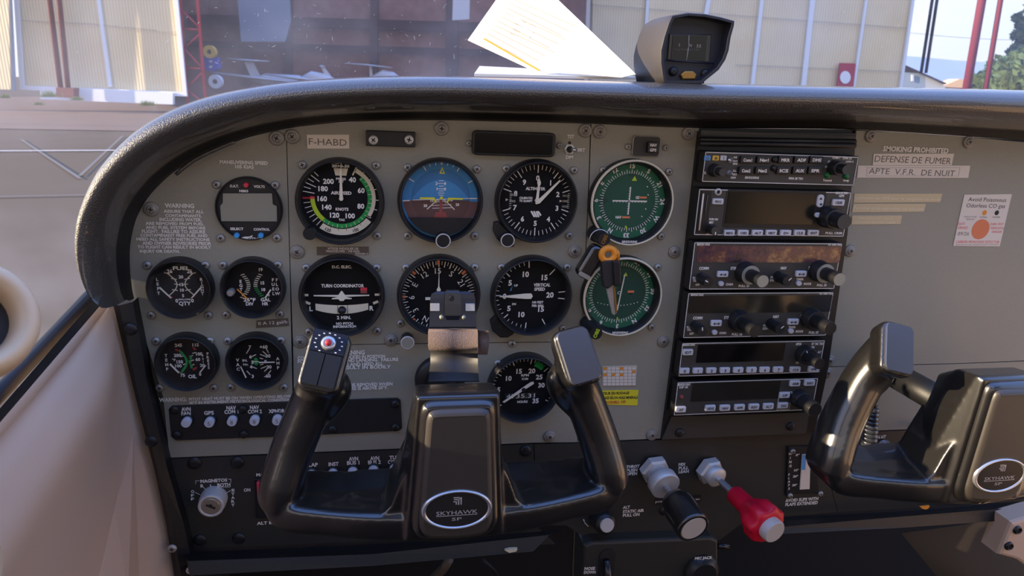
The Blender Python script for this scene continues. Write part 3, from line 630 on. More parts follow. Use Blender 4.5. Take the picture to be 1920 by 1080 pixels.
class Radio:
    def __init__(s, label, y0l, y1l, cat='radio', x0=.2366, x1=.3934, xl=(1310,1290)):
        a = W(xl[0],y0l,RY); b = W(xl[1],y1l,RY); s.z0, s.z1, s.x0, s.x1 = a.z, b.z, x0, x1
        cx, cz, w, h = (x0+x1)/2, (a.z+b.z)/2, x1-x0, a.z-b.z; s.cx, s.cz, s.w, s.h = cx, cz, w, h
        s.t = thing('radio', (cx,-.004,cz), label, cat, 'radios in the centre stack')
        mb = MB(); prism(mb, rr(cx,cz,w,h,.0016), RY, -.0045, 'radio_face', .0006, 'rack_black'); s.case = mb.build('faceplate', s.t)
        s.k = MB(); t = .0006
        for (ax,az,bx,bz) in ((x0,s.z0,x1,s.z0),(x0,s.z1,x1,s.z1)):
            flat(s.k, [(ax+.0008,az-.0008*(1 if az==s.z0 else -1)),(bx-.0008,bz-.0008*(1 if az==s.z0 else -1)),(bx-.0008,bz-(.0008+t)*(1 if az==s.z0 else -1)),(ax+.0008,az-(.0008+t)*(1 if az==s.z0 else -1))], RY-.0001,'ink_white')
        for ax,sg in ((x0,1),(x1,-1)): flat(s.k, [(ax+sg*.0008,s.z0-.0008),(ax+sg*(.0008+t),s.z0-.0008),(ax+sg*(.0008+t),s.z1+.0008),(ax+sg*.0008,s.z1+.0008)], RY-.0001,'ink_white')
    def text(s, t, x0, x1, y, h, m='ink_white'): ptxt(s.k, t, x0, x1, y, h, RY-.00015, m)
    def screen(s, x0,y0,x1,y1, m, name='display', r=.001, frame=True):
        cx,cz,w,h = prect(x0,y0,x1,y1,RY)
        mb = MB(); prism(mb, rr(cx,cz,w,h,r), RY-.0003, RY+.0005, m); return mb.build(name, s.t)
    def button(s, x, y, w, h, t, m='button_white', tm='ink_black', r=.0011, d=.0024, th=.42, name='button'):
        c = W(x,y,RY-d); u = US(x,y,RY-d); mb = MB()
        prism(mb, rr(c.x,c.z,w*u[0],h*u[1],r), RY-d, RY, m, .0006)
        if t: txt(mb, t, c.x, c.z, min(w*.62,len(t)*h*.42)*u[0] if len(t) > 1 else None, h*th*u[1], RY-d-.00012, tm)
        return mb.build(name, s.t)
    def knob(s, x, y, r, L, x2=None, y2=None, r2=None, L2=None, m='knob_black', mark=None, tip=None):
        """x,y,r,L: the tip of the outer knob; x2.. the tip of the inner one"""
        c = W(x,y,RY-L); R = r*US(x,y,RY-L)[0]; mb = MB()
        lathe(mb, c.x, c.z, [(R*1.08,RY),(R*1.06,RY-L*.3),(R,RY-L*.4),(R,RY-L*.94),(R*.94,RY-L)], m, 28, cap=tip or m)
        if mark is not None:
            a = math.radians(mark); e = .0005; dx, dz = math.sin(a), math.cos(a)
            flat(mb, [(c.x+dx*R*.2-dz*e,c.z+dz*R*.2+dx*e),(c.x+dx*R*.2+dz*e,c.z+dz*R*.2-dx*e),(c.x+dx*R*.85+dz*e,c.z+dz*R*.85-dx*e),(c.x+dx*R*.85-dz*e,c.z+dz*R*.85+dx*e)], RY-L-.0002,'ink_white')
        o = mb.build('knob', s.t)
        if r2:
            c2x, c2z = c.x, c.z; c2 = W(x2,y2,RY-L2); R2 = r2*US(x2,y2,RY-L2)[0]; mb = MB()
            lathe(mb, c2x, c2z, [(R2,RY-L*.9),(R2,RY-L2*.95),(R2*.94,RY-L2)], m, 28, cap=tip or m); mb.build('inner_knob', o)
        return o
    def done(s): s.k.build('lettering', s.t)
# audio panel
r = Radio('wide audio selector panel with blue, yellow and white lamps, topmost of the stack', 283, 342, x1=.3945, xl=(1318,1312))
r.k.xf(Matrix())
for x,c,t in ((1327,'audio_blue','O'),(1342.5,'audio_yellow','M'),(1357,'button_white','I')): r.button(x,296.5,12,9.5,t,c,'ink_grey',.0006,.001,.6,'marker_lamp')
for j,(y,row) in enumerate(((300,('Com1','Nav1','MKR','ADF','DME')),(320,('Com2','Nav2','ICS','AUX','SPR')))):
    for x,t in zip((1402-j*3,1433-j*3,1473-j*3,1503-j*3,1532-j*3),row): r.button(x,y,26,14,t,'knob_black','ink_white',.0008,.003,.42)
r.text('BENDIX/KING',1397,1423,333,4.2); r.text('KMA 28 TSO',1479,1506,334.5,4.2); r.text('VOL',1320,1324,324,5); r.text('Transmit',1543,1560,338,4); r.text('Swap',1581,1592,338,4)
for t,x0,x1,y in (('COM 1',1561,1575,296),('COM 1/2',1580,1597,297),('COM 2',1552,1564,303),('COM 3',1547,1559,313),('COM 3',1586,1600,303),('HI',1376,1382,295),('LO',1376,1383,302),('SENS',1374,1383,307),('ALL',1374,1381,320),('ISO',1374,1382,327),('CREW',1370,1380,333)): r.text(t,x0,x1,y,3.6)
for x,y in ((1373,301),(1370,325)):
    mb = MB(); c_ = W(x,y,RY-.004); lathe(mb,c_.x,c_.z,[(.0026,RY),(.0026,RY-.0014),(.0016,RY-.0016),(.0011,RY-.007),(.0007,RY-.0075)],'chrome',14); mb.build('toggle', r.t)
for x,y in ((1553,329),(1588,331)):
    mb = MB(); c_ = W(x,y,RY-.002); lathe(mb,c_.x,c_.z,[(.0030,RY),(.0028,RY-.0014),(.0018,RY-.0026),(.0006,RY-.003)],'green_led',16); mb.build('indicator_lamp', r.t)
r.knob(1348,321,11,.010,1356,329,7.5,.018,tip='radio_face'); r.knob(1575,316,12,.010,1586,322,8.5,.020,mark=None,tip='radio_face')
for x,y in ((1452,299),(1450,315)): screw(r.t,x,y,'dark',RY-.0003,.6)
r.done()
# gps
r = Radio('tall satellite navigation unit with a dark screen and a stepped knob, second in the stack', 353, 442, x0=.2350, xl=(1312,1303))
r.screen(1358,357,1545,428,'rack_black','screen_bezel',.003); r.k2 = None
cx,cz,w,h = prect(1363,361,1527,420,RY-.0006); mb = MB(); prism(mb, rr(cx,cz,w,h,.001), RY-.0008, RY-.0002,'screen_gps'); mb.build('display', r.t)
mb = MB(); cx,cz,w,h = prect(1310,357,1329,437,RY); prism(mb, rr(cx,cz,w,h,.0015), RY-.0009, RY+.0004,'rack_black'); r.card = mb.build('card_slot', r.t)
mb = MB(); rod(mb,1319,363,1311,432,RY-.0016,.0008,'label_white'); rod(mb,1327,366,1322,402,RY-.0014,.0004,'ink_grey'); mb.build('data_card', r.t)
r.button(1347,378,20,11,'PROC'); r.button(1573,380,22,12,'CRSR')
for x,t in zip((1368,1394,1421,1447,1474,1500,1526),('MSG','OBS','ALT','NRST','D>','CLR','ENT')): r.button(x,437,20,11,t)
mb = MB(); c_ = W(1347,360,RY-.001); lathe(mb,c_.x,c_.z,[(.0034,RY),(.0034,RY-.001),(.0018,RY-.0012)],'satin_alu',18,cap='ink_black'); mb.build('jack', r.t)
r.button(1539,377,12,24,'','button_white',r=.003,name='range_rocker'); r.button(1534,403.5,10,9.5,'','button_white',r=.0024,name='range_button')
flatm = MB(); 
for dy,sg in ((-5,-1),(7,1)):
    c_ = W(1539.5,377+dy,RY-.0027); u_ = .0005; flat(r.k, [(c_.x-3*u_,c_.z+sg*2.5*u_*1),(c_.x+3*u_,c_.z+sg*2.5*u_),(c_.x,c_.z-sg*2.5*u_)], RY-.0027,'ink_black')
r.text('KLN 94 TSO',1567,1590,361.8,4.2); r.text('GPS',1573,1583,367,4.6); r.text('PUSH ON',1330,1346,411,4); r.text('BRT',1330,1338,417,4); r.text('PULL CRSR',1548,1580,437,4); r.text('BENDIX',1324,1337,439.5,3)
r.knob(1566,411,17.5,.013,1585,424,13.5,.027,tip='radio_face'); r.k.xf(Matrix()); r.knob(1342,433,8.5,.010,mark=180,tip='radio_face')
r.done()
# two nav/com radios
def navcom(label, yt, yb, xl, sx, sy, strip, dim):
    r = Radio(label, yt, yb, xl=xl)
    X = lambda x: x+sx*(1) ; f = lambda x,y: (x+sx+(-.0*y), y+sy)
    def q(x,y):                                         # features of the upper unit moved down by whole rows, kept in panel proportion
        p = W(x,y,RY); p = Vector((p.x, RY, p.z-sy)); d = RC @ Vector((p.x-CAM.x, CAM.z-p.z, p.y-CAM.y)); return 960+F*d.x/d.z, 540+F*d.y/d.z
    def tx(t,x0,x1,y,h):
        a, b = q(x0,y), q(x1,y); r.text(t,a[0],b[0],(a[1]+b[1])/2,h)
    a, b = q(1305,462), q(1575,494)
    if strip: 
        r.screen(1307,461,1576,492,'screen_strip')
    else: a, b = q(1301,461), q(1575,494); r.screen(1291,554,1558,586,'screen_olive')
    tx('BENDIX KING',1307,1331,458.3,4); tx('KX 155A TSO',1553,1577,458.6,4)
    tx('COMM',1311,1329,503,5.4); tx('STBY',1370,1384,503,5.4); tx('NAV',1464,1475,502.5,5.4); tx('STBY',1516,1530,502,5.4)
    for t,x0,x1,y in (('PULL',1299,1310,521),('TEST',1299,1310,526),('OFF',1304,1312,533.5),('CHAN',1361,1374,533),('PULL 25',1385,1405,536),('PULL',1445,1457,520),('IDENT',1444,1457,525.5),('TIMER',1493,1507,523.5),('MODE',1507,1521,532),('PULL 25',1532,1550,534.5)): tx(t,x0,x1,y,4.2)
    for x in (1356,1503):
        c_ = q(x,514.5 if x < 1400 else 513.8); r.button(c_[0],c_[1],20,11,''); c3 = W(c_[0],c_[1]+.5,RY-.0026); u_ = .00052
        flat(r.k,[(c3.x-3*u_,c3.z-.6*u_),(c3.x+3*u_,c3.z-.6*u_),(c3.x+3*u_,c3.z+.6*u_),(c3.x-3*u_,c3.z+.6*u_)],RY-.0026,'ink_black')
        for sg in (-1,1): flat(r.k,[(c3.x+sg*7*u_,c3.z),(c3.x+sg*3*u_,c3.z-2.6*u_),(c3.x+sg*3*u_,c3.z+2.6*u_)],RY-.0026,'ink_black')
    for x,y in ((1353,532.5),(1499,532)): c_ = q(x,y); r.button(c_[0],c_[1],10,9,'',r=.0025,name='small_button')
    for i,(x,y,r1,x2,y2,r2) in enumerate(((1408,516,18,1428,530,11.5),(1548,513,17.5,1572,526,11.5))):
        c_, d_ = q(x,y), q(x2,y2); r.knob(c_[0],c_[1],r1,.012,d_[0],d_[1],r2,.034,tip='panel_grey' if strip else None)
    for i,(x,y,mk) in enumerate(((1329,530,-60 if strip else -10),(1477,527,50))):
        c_ = q(x,y); r.knob(c_[0],c_[1],9.5,.017,mark=mk)
    r.done(); return r
_m = bpy.data.materials.new('screen_strip'); _m.use_nodes = True; M['screen_strip'] = _m; _t = _m.node_tree; _b = _t.nodes['Principled BSDF']
_tc = N(_t,'ShaderNodeTexCoord'); _n = N(_t,'ShaderNodeTexNoise'); _n.inputs['Scale'].default_value = 42; _n.inputs['Detail'].default_value = 6; _n.inputs['Roughness'].default_value = .75
_r = N(_t,'ShaderNodeValToRGB'); e_ = _r.color_ramp.elements; e_[0].position = .36; e_[0].color = (.018,.014,.016,1); e_[1].position = .72; e_[1].color = (.55,.32,.12,1)
for p_,c_ in ((.46,(.075,.035,.055,1)),(.56,(.16,.06,.045,1))): q_ = e_.new(p_); q_.color = c_
_t.links.new(_tc.outputs['Object'],_n.inputs['Vector']); _t.links.new(_n.outputs['Fac'],_r.inputs[0]); _t.links.new(_r.outputs[0],_b.inputs['Base Color']); _b.inputs['Roughness'].default_value = .2
navcom('navigation and voice radio with a mottled red and violet display, third in the stack', 453, 544, (1299,1290), 0, 0, True, 0)
navcom('navigation and voice radio with a plain dark display, fourth in the stack', 548.5, 635, (1288,1278), -12, W(1290,453,RY).z-W(1288,548.5,RY).z, False, 0)
# transponder
r = Radio('transponder with a black display and number keys zero to seven, fifth in the stack', 642.5, 707, xl=(1276,1269))
r.screen(1307,645,1470,678,'screen_black')
r.text('BENDIX KING',1280,1303,646.5,4); r.text('XPDR',1492,1503,645,4.4); r.text('KT 76C TSO',1522,1544,644.5,4.4)
for t,x0,x1,y in (('TST',1502,1509,654),('ON',1521,1527,651),('ALT',1533,1540,660),('SBY',1491,1499,667),('OFF',1492,1499,680)): r.text(t,x0,x1,y,4.2)
r.button(1290.5,661,19,11,'IDT')
for i,x in enumerate((1284,1309,1334.5,1360,1385,1410,1434.5,1460)): r.button(x,696-.35*i,18.5,10,str(i),th=.55)
r.button(1492,693.5,19,10,'CLR'); r.button(1526,692.5,19,10,'VFR'); r.knob(1517,670,15.5,.010,1535,685,10,.028,mark=-30)
r.done()
# autopilot
r = Radio('autopilot controller with a blank olive display, lowest of the radio stack', 716, 780, 'autopilot controller', xl=(1268,1261))
r.screen(1297,716,1461,750,'screen_olive')
r.text('BENDIX KING',1271,1294,721,4.2); r.text('KAP 140',1274,1290,726,4.2)
for x,y,t in ((1277,768.5,'AP'),(1332.5,766,'HDG'),(1360,765.5,'NAV'),(1387.5,764.5,'APR'),(1414.5,763.5,'REV'),(1441.5,762.5,'ALT'),(1472,741.5,'UP'),(1469,761,'DN'),(1491.5,719.5,'ARM'),(1519,718.5,'BARO')): r.button(x,y,19,10.5,t)
mb = MB(); c_ = W(1279,745.5,RY-.002); lathe(mb,c_.x,c_.z,[(.0022,RY),(.0021,RY-.001),(.0012,RY-.0018)],'lilac_red',14); mb.build('indicator_lamp', r.t)
cx,cz,w,h = prect(1459,735,1482,768,RY)
for a,b,c,d in ((-1,-1,1,-1),(1,-1,1,1),(1,1,-1,1),(-1,1,-1,-1)):
    tube(r.k,[(cx+a*w/2,RY-.0002,cz+b*h/2),(cx+c*w/2,RY-.0002,cz+d*h/2)],.00025,'ink_white',6)
r.knob(1507,753,15,.010,1524,767,13,.030)
r.done()

# ------------------------------------------------------------------ top row fittings
t = thing('annunciator_panel', W(963,270,0), 'long black rounded warning light window right of the small screwed plate', 'annunciator panel')
mb = MB(); cx,cz,w,h = prect(886,247,1042,293,-.007); prism(mb, rr(cx,cz,w,h,.004), -.007,0,'gauge_black',.001); mb.build('frame', t)
mb = MB(); cx,cz,w,h = prect(890,251,1036,289,-.0073); prism(mb, rr(cx,cz,w,h,.002), -.0074,-.0066,'screen_black'); mb.build('window', t)
for px,py in ((879,269),(1049,273)): screw(t,px,py,'small',-.0002,.8)
t = thing('lamp_plate', W(733,262,0), 'small black rectangular plate held by two bright screws beside the registration label', 'lamp plate')
mb = MB(); cx,cz,w,h = prect(686,246,779,275,-.006); prism(mb, rr(cx,cz,w,h,.001), -.006,0,'plate_black',.0008); mb.build('plate', t)
for px,py in ((700,262.5),(767,262)): screw(t,px,py,'bright',-.0061,1.1)
t = thing('toggle_switch', W(1068,280,0), 'small silver dimming toggle switch marked TST, BRT and DIM', 'switch')
mb = MB(); c_ = W(1068,280,-.002); lathe(mb,c_.x,c_.z,[(.0050,0),(.0050,-.002),(.0032,-.0025)],'satin_alu',6,False); lathe(mb,c_.x,c_.z,[(.0030,-.002),(.0030,-.0032)],'ink_black',16); mb.build('nut', t)
mb = MB(); tube(mb,[(c_.x,-.002,c_.z),(c_.x+.001,-.010,c_.z+.0005),(c_.x+.0014,-.015,c_.z+.0006)],[.0012,.0014,.0017],'chrome',10); mb.build('lever', t)
mb = MB(); lathe(mb,W(1068,268,0).x,W(1068,268,0).z,[(.0015,0),(.0012,-.0004)],'ink_black',12); mb.build('key_hole', t)
t = thing('source_switch', W(1212,275,0), 'small square NAV and GPS selector button in a dark rounded plate', 'switch')
mb = MB(); cx,cz,w,h = prect(1186,255,1238,294,-.003); prism(mb, rr(cx,cz,w,h,.003), -.003,0,'steel',.0006); prism(mb, rr(cx,cz,w-.0012,h-.0012,.0026), -.0032,-.002,'switch_black'); mb.build('plate', t)
mb = MB(); cx,cz,w,h = prect(1215,266,1235,287,-.007); prism(mb, rr(cx,cz,w,h,.0012), -.007,-.003,'knob_black',.0006); txt(mb,'NAV',cx,cz+.0022,w*.62,.0026,-.0071); txt(mb,'GPS',cx,cz-.0022,w*.62,.0026,-.0071); mb.build('button', t)
for px,py in ((1177,275),(1248,277)): screw(t,px,py,'small',-.0002,.8)

# ------------------------------------------------------------------ stuck-on labels
def placard(name, label, cat, corners, m, lines, Y=-.0004, group=None, r=.0004, extra=None):
    """corners TL, TR, BR, BL in photo pixels on the panel; lines (text, x0, x1, y, h, ink, y at x1)"""
    p = [W(x,y,Y) for x,y in corners]; c = sum(p, Vector((0,0,0)))/4; t = thing(name, c, label, cat, group)
    mb = MB(); prism(mb, [(q.x,q.z) for q in p], Y-.0003, Y+.0003, m)
    mb.build('sheet', t); k = MB()
    for ln in lines: ptxt(k, ln[0], ln[1], ln[2], ln[3], ln[4], Y-.0004, ln[5], ln[7] if len(ln) > 7 else False, ln[6] if len(ln) > 6 else None)
    if extra: extra(k, Y-.0004)
    if lines or extra: k.build('lettering', t)
    return t
placard('registration_label','white label reading F-HABD above the airspeed dial','label',[(575,252.5),(654.5,252.5),(655,278.5),(576.5,278.5)],'label_white',[('F-HABD',579,650,266,13,'ink_grey')])
placard('speed_label','narrow brown label with the French manoeuvring speed under the airspeed dial','label',[(594,463),(691.5,462.5),(691.5,477.5),(594,478.5)],'brown_label',[('VITESSE INDIQUEE DE',614,672,466,4.5,'ink_white'),('MANOEUVRE - 105 KIAS',612,674,471,4.5,'ink_white'),('0505048-13',666,690,475.5,3,'ink_white')])
placard('fuel_flow_label','torn brown label reading 0 A 12 gal/h under the exhaust temperature gauge','label',[(481,601),(540,596.5),(541.5,611),(480,615)],'brown_label',[('0 A 12 gal/h',484,538.5,606.5,6,'ink_white',603)])
placard('smoking_label','cream label reading DEFENSE DE FUMER','label',[(1638,288.5),(1788.5,288),(1784,310),(1636,310)],'label_white',[('DEFENSE DE FUMER',1640,1784,299.5,12.5,'ink_grey')])
for x in (0,): lettering(PR, [('SMOKING PROHIBITED',1655.5,1779,280.5,9.5)])
def vfr(k,Y):
    a = [W(*q,Y) for q in ((1626,314.5),(1800,314.5),(1797,330),(1624.5,330))]
    for i in range(4): tube(k,[a[i],a[(i+1)%4]],.0001,'ink_grey',4)
placard('night_label','long cream label with a boxed line reading APTE V.F.R. DE NUIT','label',[(1609,310.5),(1819,310.5),(1815,333.5),(1606.5,333)],'label_white',[('APTE  V.F.R.  DE NUIT',1629,1791,322.5,11.5,'ink_grey')],extra=vfr)
GL = 'worn tan French labels right of the satellite unit'
placard('notice_strip','long worn tan strip reading l\'utilisation du GPS, upper of the three','label',[(1602,363),(1767,363),(1762,379),(1600,380)],'tan_label',[("l'utilisation du GPS pour la navigation en mode",1602,1765,372,5.5,'cream')],group=GL)
placard('notice_strip','worn tan strip about terminal approaches, middle of the three','label',[(1600,382),(1736,382),(1732,397),(1597,398)],'tan_label',[('Terminal et les approches est interdite',1600,1733,390.5,5.5,'cream')],group=GL)
placard('notice_strip','short brownish strip with two small lines about the English language, lowest of the three','label',[(1598,404),(1691,404),(1688,420),(1596,421)],'tan_label',[('Cet aeronef doit etre utilise en',1609,1674,409,3.8,'cream'),('connaissance de la langue anglaise',1603,1680,416,3.8,'cream')],group=GL)
def grid(k,Y):
    for i in range(9): a,b = W(1131+i*7.7,688,Y),W(1131+i*7.7,723,Y); tube(k,[a,b],.00012,'ink_grey',4)
    for j in range(7): a,b = W(1131,688+j*5.9,Y),W(1193,687.5+j*5.9,Y); tube(k,[a,b],.00012,'ink_grey',4)
    for i,j in ((0,0),(4,0),(0,2),(4,2),(2,2),(7,1)): 
        cx,cz,w,h = prect(1131.5+i*7.7,688.5+j*5.9,1138+i*7.7,693.5+j*5.9,Y); flat(k, rr(cx,cz,w,h,.0001,1), Y+.00008,'orange')
placard('correction_card','small white compass correction card ruled in orange squares','card',[(1130,687),(1194,685.5),(1192,723),(1130,723.5)],'label_white',[],extra=grid)
placard('oil_sticker','yellow sticker in red and black about running in on mineral oil','sticker',[(1120,732.5),(1197,731),(1195,760),(1120,758)],'sticker_yellow',[('MOTEUR EN RODAGE',1121,1180,738,5,'ink_black',736.5,True),('VIDANGE SELON HUILE MINERALE',1121,1196,746,5,'ink_black',745,True),('AEROSHELL 100',1127,1173,755,5,'red',753,True)])
def co(k,Y):
    def disc(x,y,r,m,y2=0):
        c = W(x,y,Y); u = US(x,y,Y)[0]; flat(k,circ(c.x,c.z,r*u,24),Y-y2,m)
    disc(1838.5,430,16.5,'knob_red' if False else 'brick_orange'); disc(1838.5,430,13,'orange',.0001) if False else None
    disc(1846,399,4.3,'orange'); disc(1869,399,4,'ink_black')
t = placard('gas_detector','white carbon monoxide detector card with a round orange spot','detector card',[(1808,365),(1897,364),(1874,462),(1787,461)],'label_white',
 [('Avoid Poisonous',1816,1887,374,8,'ink_black'),('Odorless CO gas',1812,1885,385.5,8,'ink_black'),('INACTIVE',1808,1831,406.5,2.8,'ink_grey'),('REPLACE',1812,1827,411,2.8,'ink_grey'),('NORMAL',1837,1851,407,2.8,'ink_grey'),('DANGER',1861,1875,407,2.8,'ink_grey'),
  ('DATE',1797,1809,419.5,5,'btn_red'),('OPENED',1796,1815,427,5,'btn_red'),('09/26',1796,1817,438,7,'ink_grey'),('DARK SPOT',1857,1882,420,4.5,'btn_red'),('INDICATES',1858,1882,427.5,4.5,'btn_red'),('DANGER',1860,1879,434.5,4.5,'btn_red'),
  ('CARBON MONOXIDE DETECTOR',1792,1874,453.5,5.2,'btn_red'),('Quantum Eye New Product Service 9-18 Months',1792,1872,458.5,2,'ink_grey')],extra=co)

# ------------------------------------------------------------------ circuit breaker rows
t = BR1 = thing('breaker_strip', W(540,790,0), 'long black strip of labelled breakers under the pitot heat warning', 'breaker strip')
mb = MB(); p_ = [W(*q,-.0016) for q in ((322,761.5),(545,753.5),(745,746.5),(751,751),(754,803),(748,808),(545,818),(330,826),(321,819),(316,768))]
prism(mb,[(q.x,q.z) for q in p_],-.0018,0,'plate_black',.0004); mb.build('plate', t)
lt = MB()
def brk(label, px, py, r, num, Y=-.002, cap='button_white', grp='breakers on the upper strip'):
    t = thing('circuit_breaker', W(px,py,Y), label, 'circuit breaker', grp); u = US(px,py,-.010)[0]; R = r*u; c = W(px,py,-.010)
    mb = MB(); lathe(mb,c.x,c.z,[(R*1.25,Y),(R*1.22,Y-.0018),(R*1.05,Y-.0022)],'gauge_black',24); mb.build('collar', t)
    mb = MB(); lathe(mb,c.x,c.z,[(R,Y-.002),(R,-.0095),(R*.92,-.010)],cap,24)
    if num: txt(mb,num,c.x,c.z,None,R*.95,-.01015,'ink_grey',0,False)
    mb.build('button', t)
for lab,px,py,n,tx in (('white topped breaker under AVN FAN with no number',348,794.5,'',(('AVN',340,357.5,767),('FAN',340,357.5,775))),('white topped breaker under GPS',391.5,794.5,'5',(('GPS',382.5,401,774),)),
   ('white topped breaker under NAV COM 1',434,792,'8',(('NAV',424.5,442.5,764.5),('COM 1',420.5,447,772))),('white topped breaker under NAV COM 2',476.5,791,'8',(('NAV',468.5,486,763.5),('COM 2',464.5,491,771.5))),
   ('white topped breaker under XPNDR, partly behind the yoke grip',519,790,'5',(('XPNDR',503.5,534,770.5),))):
    brk(lab,px,py,9.3,n)
    for a,x0,x1,y in tx: ptxt(lt,a,x0,x1,y,7,-.0019)
ptxt(lt,'ADF',546,562,770,7,-.0019); lt.build('lettering', t)
for px,py in ((328,768),(332,815),(455,767),(457,814),(623,805),(741,757),(741,801)): screw(t,px,py,'dark',-.0019,.85)
lt = MB()
for lab,px,py,n,tx in (('white topped breaker under FLAP, beside the left yoke grip',583,895,'10',(('FLAP',574,596,871.5),)),('white topped breaker under INST on the lower panel',623.5,893,'5',(('INST',616,635,870),)),
   ('breaker under AVN BUS 1 on the lower panel',661,890,'15',(('AVN',654,671.5,860),('BUS 1',650.5,674,867.5))),('breaker under AVN BUS 2 on the lower panel',700,887,'15',(('AVN',694,711,859),('BUS 2',690,714,866.5))),('breaker under TURN COORD against the yoke hub',740,884,'5',(('TURN',730,756,857.5),('COORD',727,760,865.5)))):
    brk(lab,px,py,9.3,n,-.0015,grp='breakers on the lower panel')
    for a,x0,x1,y in tx: ptxt(lt,a,x0,x1,y,7,-.0013)
for a,x0,x1,y,h in (('MAGNETOS',375.5,426,901,6),('R',376,382,911,6),('L',394,398.5,911,6),('BOTH',407.5,432,909,6.5),): ptxt(lt,a,x0,x1,y,h,-.0013)
for q_ in (('MASTER',480.5,515,889.5,5.5),('ON',457,469.5,918.5,6),('ALT BAT',481.5,524,980,5.5),('F',547,552,991,5)): lettering(LP,[q_],-.0013)
for i,c_ in enumerate('OFF'): ptxt(lt,c_,358,364,921.5+7*i,5,-.0013)
for i,c_ in enumerate('START'): ptxt(lt,c_,433.5,440,919+7*i,5,-.0013)
def lline(mb,pts,w,Y=-.0013,m='ink_white'):
    q = [W(x,y,Y) for x,y in pts]
    for a,b in zip(q,q[1:]): tube(mb,[a,b],w,m,4)
for pts in (((367,908),(367,901.5),(374,901.5)),((427,898.5),(433,898.5),(433,905)),((365,923),(378,929)),((382,914),(387,921)),((398,911),(398,918)),((408,913.5),(432,913)),((414,914),(410,921)),((420,927),(432,920))): lline(lt,pts,.0002)
lt.build('lettering', LP)
# ignition lock
t = thing('ignition_lock', W(398,945,0), 'round silver ignition key lock marked MAGNETOS on the black lower left panel', 'ignition lock')
mb = MB(); c_ = W(395,950,-.016); lathe(mb,c_.x,c_.z,[(.0122,0),(.0122,-.009),(.0114,-.011),(.0114,-.0155),(.0108,-.016),(.0088,-.016),(.0086,-.0150)],'satin_alu',36); mb.build('housing', t)
mb = MB(); lathe(mb,c_.x,c_.z,[(.0084,-.0140),(.0082,-.0158),(.0075,-.0162)],'key_face',32); mb.build('cylinder', t)
mb = MB(); a_ = math.radians(-28); ca, sa = math.cos(a_), math.sin(a_)
prism(mb,[(c_.x+x*ca-z*sa,c_.z+x*sa+z*ca) for x,z in ((-.0045,-.0009),(.0045,-.0012),(.0045,.0012),(.001,.0012),(.0005,.0025),(-.002,.0022),(-.002,.0009),(-.0045,.0009))],-.01645,-.0160,'ink_black'); mb.build('key_slot', t)
t = thing('master_switch', W(486,935,0), 'red and grey master rocker switch half hidden by the left yoke', 'switch')
mb = MB(); cx,cz,w,h = prect(478,898,505,972,-.003); prism(mb, rr(cx,cz,w,h,.001), -.003,0,'gauge_black',.0005); mb.build('frame', t)
mb = MB(); cx,cz,w,h = prect(482,904,491,934,-.006); prism(mb, rr(cx,cz,w,h,.0008), -.007,-.002,'btn_red',.0006); mb.build('red_rocker', t)
mb = MB(); cx,cz,w,h = prect(482,936,500,968,-.004); prism(mb, rr(cx,cz,w,h,.0008), -.005,-.002,'knob_black',.0006); mb.build('black_rocker', t)
t = thing('indicator_pin', W(541,993,0), 'tiny pale round pin under the left yoke beside the letter F', 'pin')
mb = MB(); c_ = W(541,993,-.003); lathe(mb,c_.x,c_.z,[(.0028,-.0005),(.0026,-.002),(.0018,-.003)],'label_white',18); mb.build('head', t)

# ------------------------------------------------------------------ engine controls
def lathe_ab(mb, A, B, prof, m, seg=32, cap=None, smooth=True, flute=None):
    """prof [(r, distance from A along AB)]"""
    A, B = Vector(A), Vector(B); d = (B-A).normalized(); s = d.cross(Vector((0,0,1))).normalized(); n = s.cross(d)
    vs = []
    for r, t in prof:
        for i in range(seg):
            a = 2*math.pi*i/seg; rr_ = r*(flute(a,t) if flute else 1); vs.append(A+d*t+s*(rr_*math.cos(a))+n*(rr_*math.sin(a)))
    k = len(prof)
    mb.add(vs, [[j*seg+i, j*seg+(i+1)%seg, (j+1)*seg+(i+1)%seg, (j+1)*seg+i] for j in range(k-1) for i in range(seg)], m, smooth)
    mb.add(vs[-seg:], [list(range(seg))], cap or m)
A = W(1224,876,-.002); B = W(1301,991,-.086); L = (B-A).length
t = thing('throttle_control', A, 'black throttle knob with a silver end disc on a thick silver sleeve', 'throttle')
mb = MB(); lathe_ab(mb,A,B,[(.0160,0),(.0162,.007),(.0140,.009)],'satin_alu',6,smooth=False); mb.build('hex_nut', t)
mb = MB(); lathe_ab(mb,A,B,[(.0112,.008),(.0112,.018),(.0152,.0185),(.0158,.0195),(.0158,.029),(.0148,.030)],'satin_alu',40); mb.build('friction_lock', t)
mb = MB(); lathe_ab(mb,A,B,[(.0032,.029),(.0032,.040),(.0034,.0401),(.0038,L-.036)],'steel',16); mb.build('shaft', t)
mb = MB(); lathe_ab(mb,A,B,[(.0050,L-.044),(.0130,L-.040),(.0162,L-.033),(.0170,L-.026),(.0166,L-.008),(.0168,L-.003),(.0165,L-.0006),(.0136,L),(.0133,L-.0006)],'yoke_black',40); k_ = mb.build('knob', t)
mb = MB(); lathe_ab(mb,A,B,[(.0133,L-.001),(.0131,L-.0002),(.0130,L)],'disc_silver',40); mb.build('end_disc', k_)
A = W(1326,878,-.002); B = W(1446,992,-.098); L = (B-A).length
t = thing('mixture_control', A, 'bright red fluted mixture knob with a grey push button on a long chrome rod', 'mixture control')
mb = MB(); lathe_ab(mb,A,B,[(.0150,0),(.0150,.008),(.0130,.010)],'satin_alu',6,smooth=False); mb.build('hex_nut', t)
mb = MB(); lathe_ab(mb,A,B,[(.0112,.009),(.0114,.017),(.0098,.0185),(.0040,.0186)],'satin_alu',32); mb.build('sleeve', t)
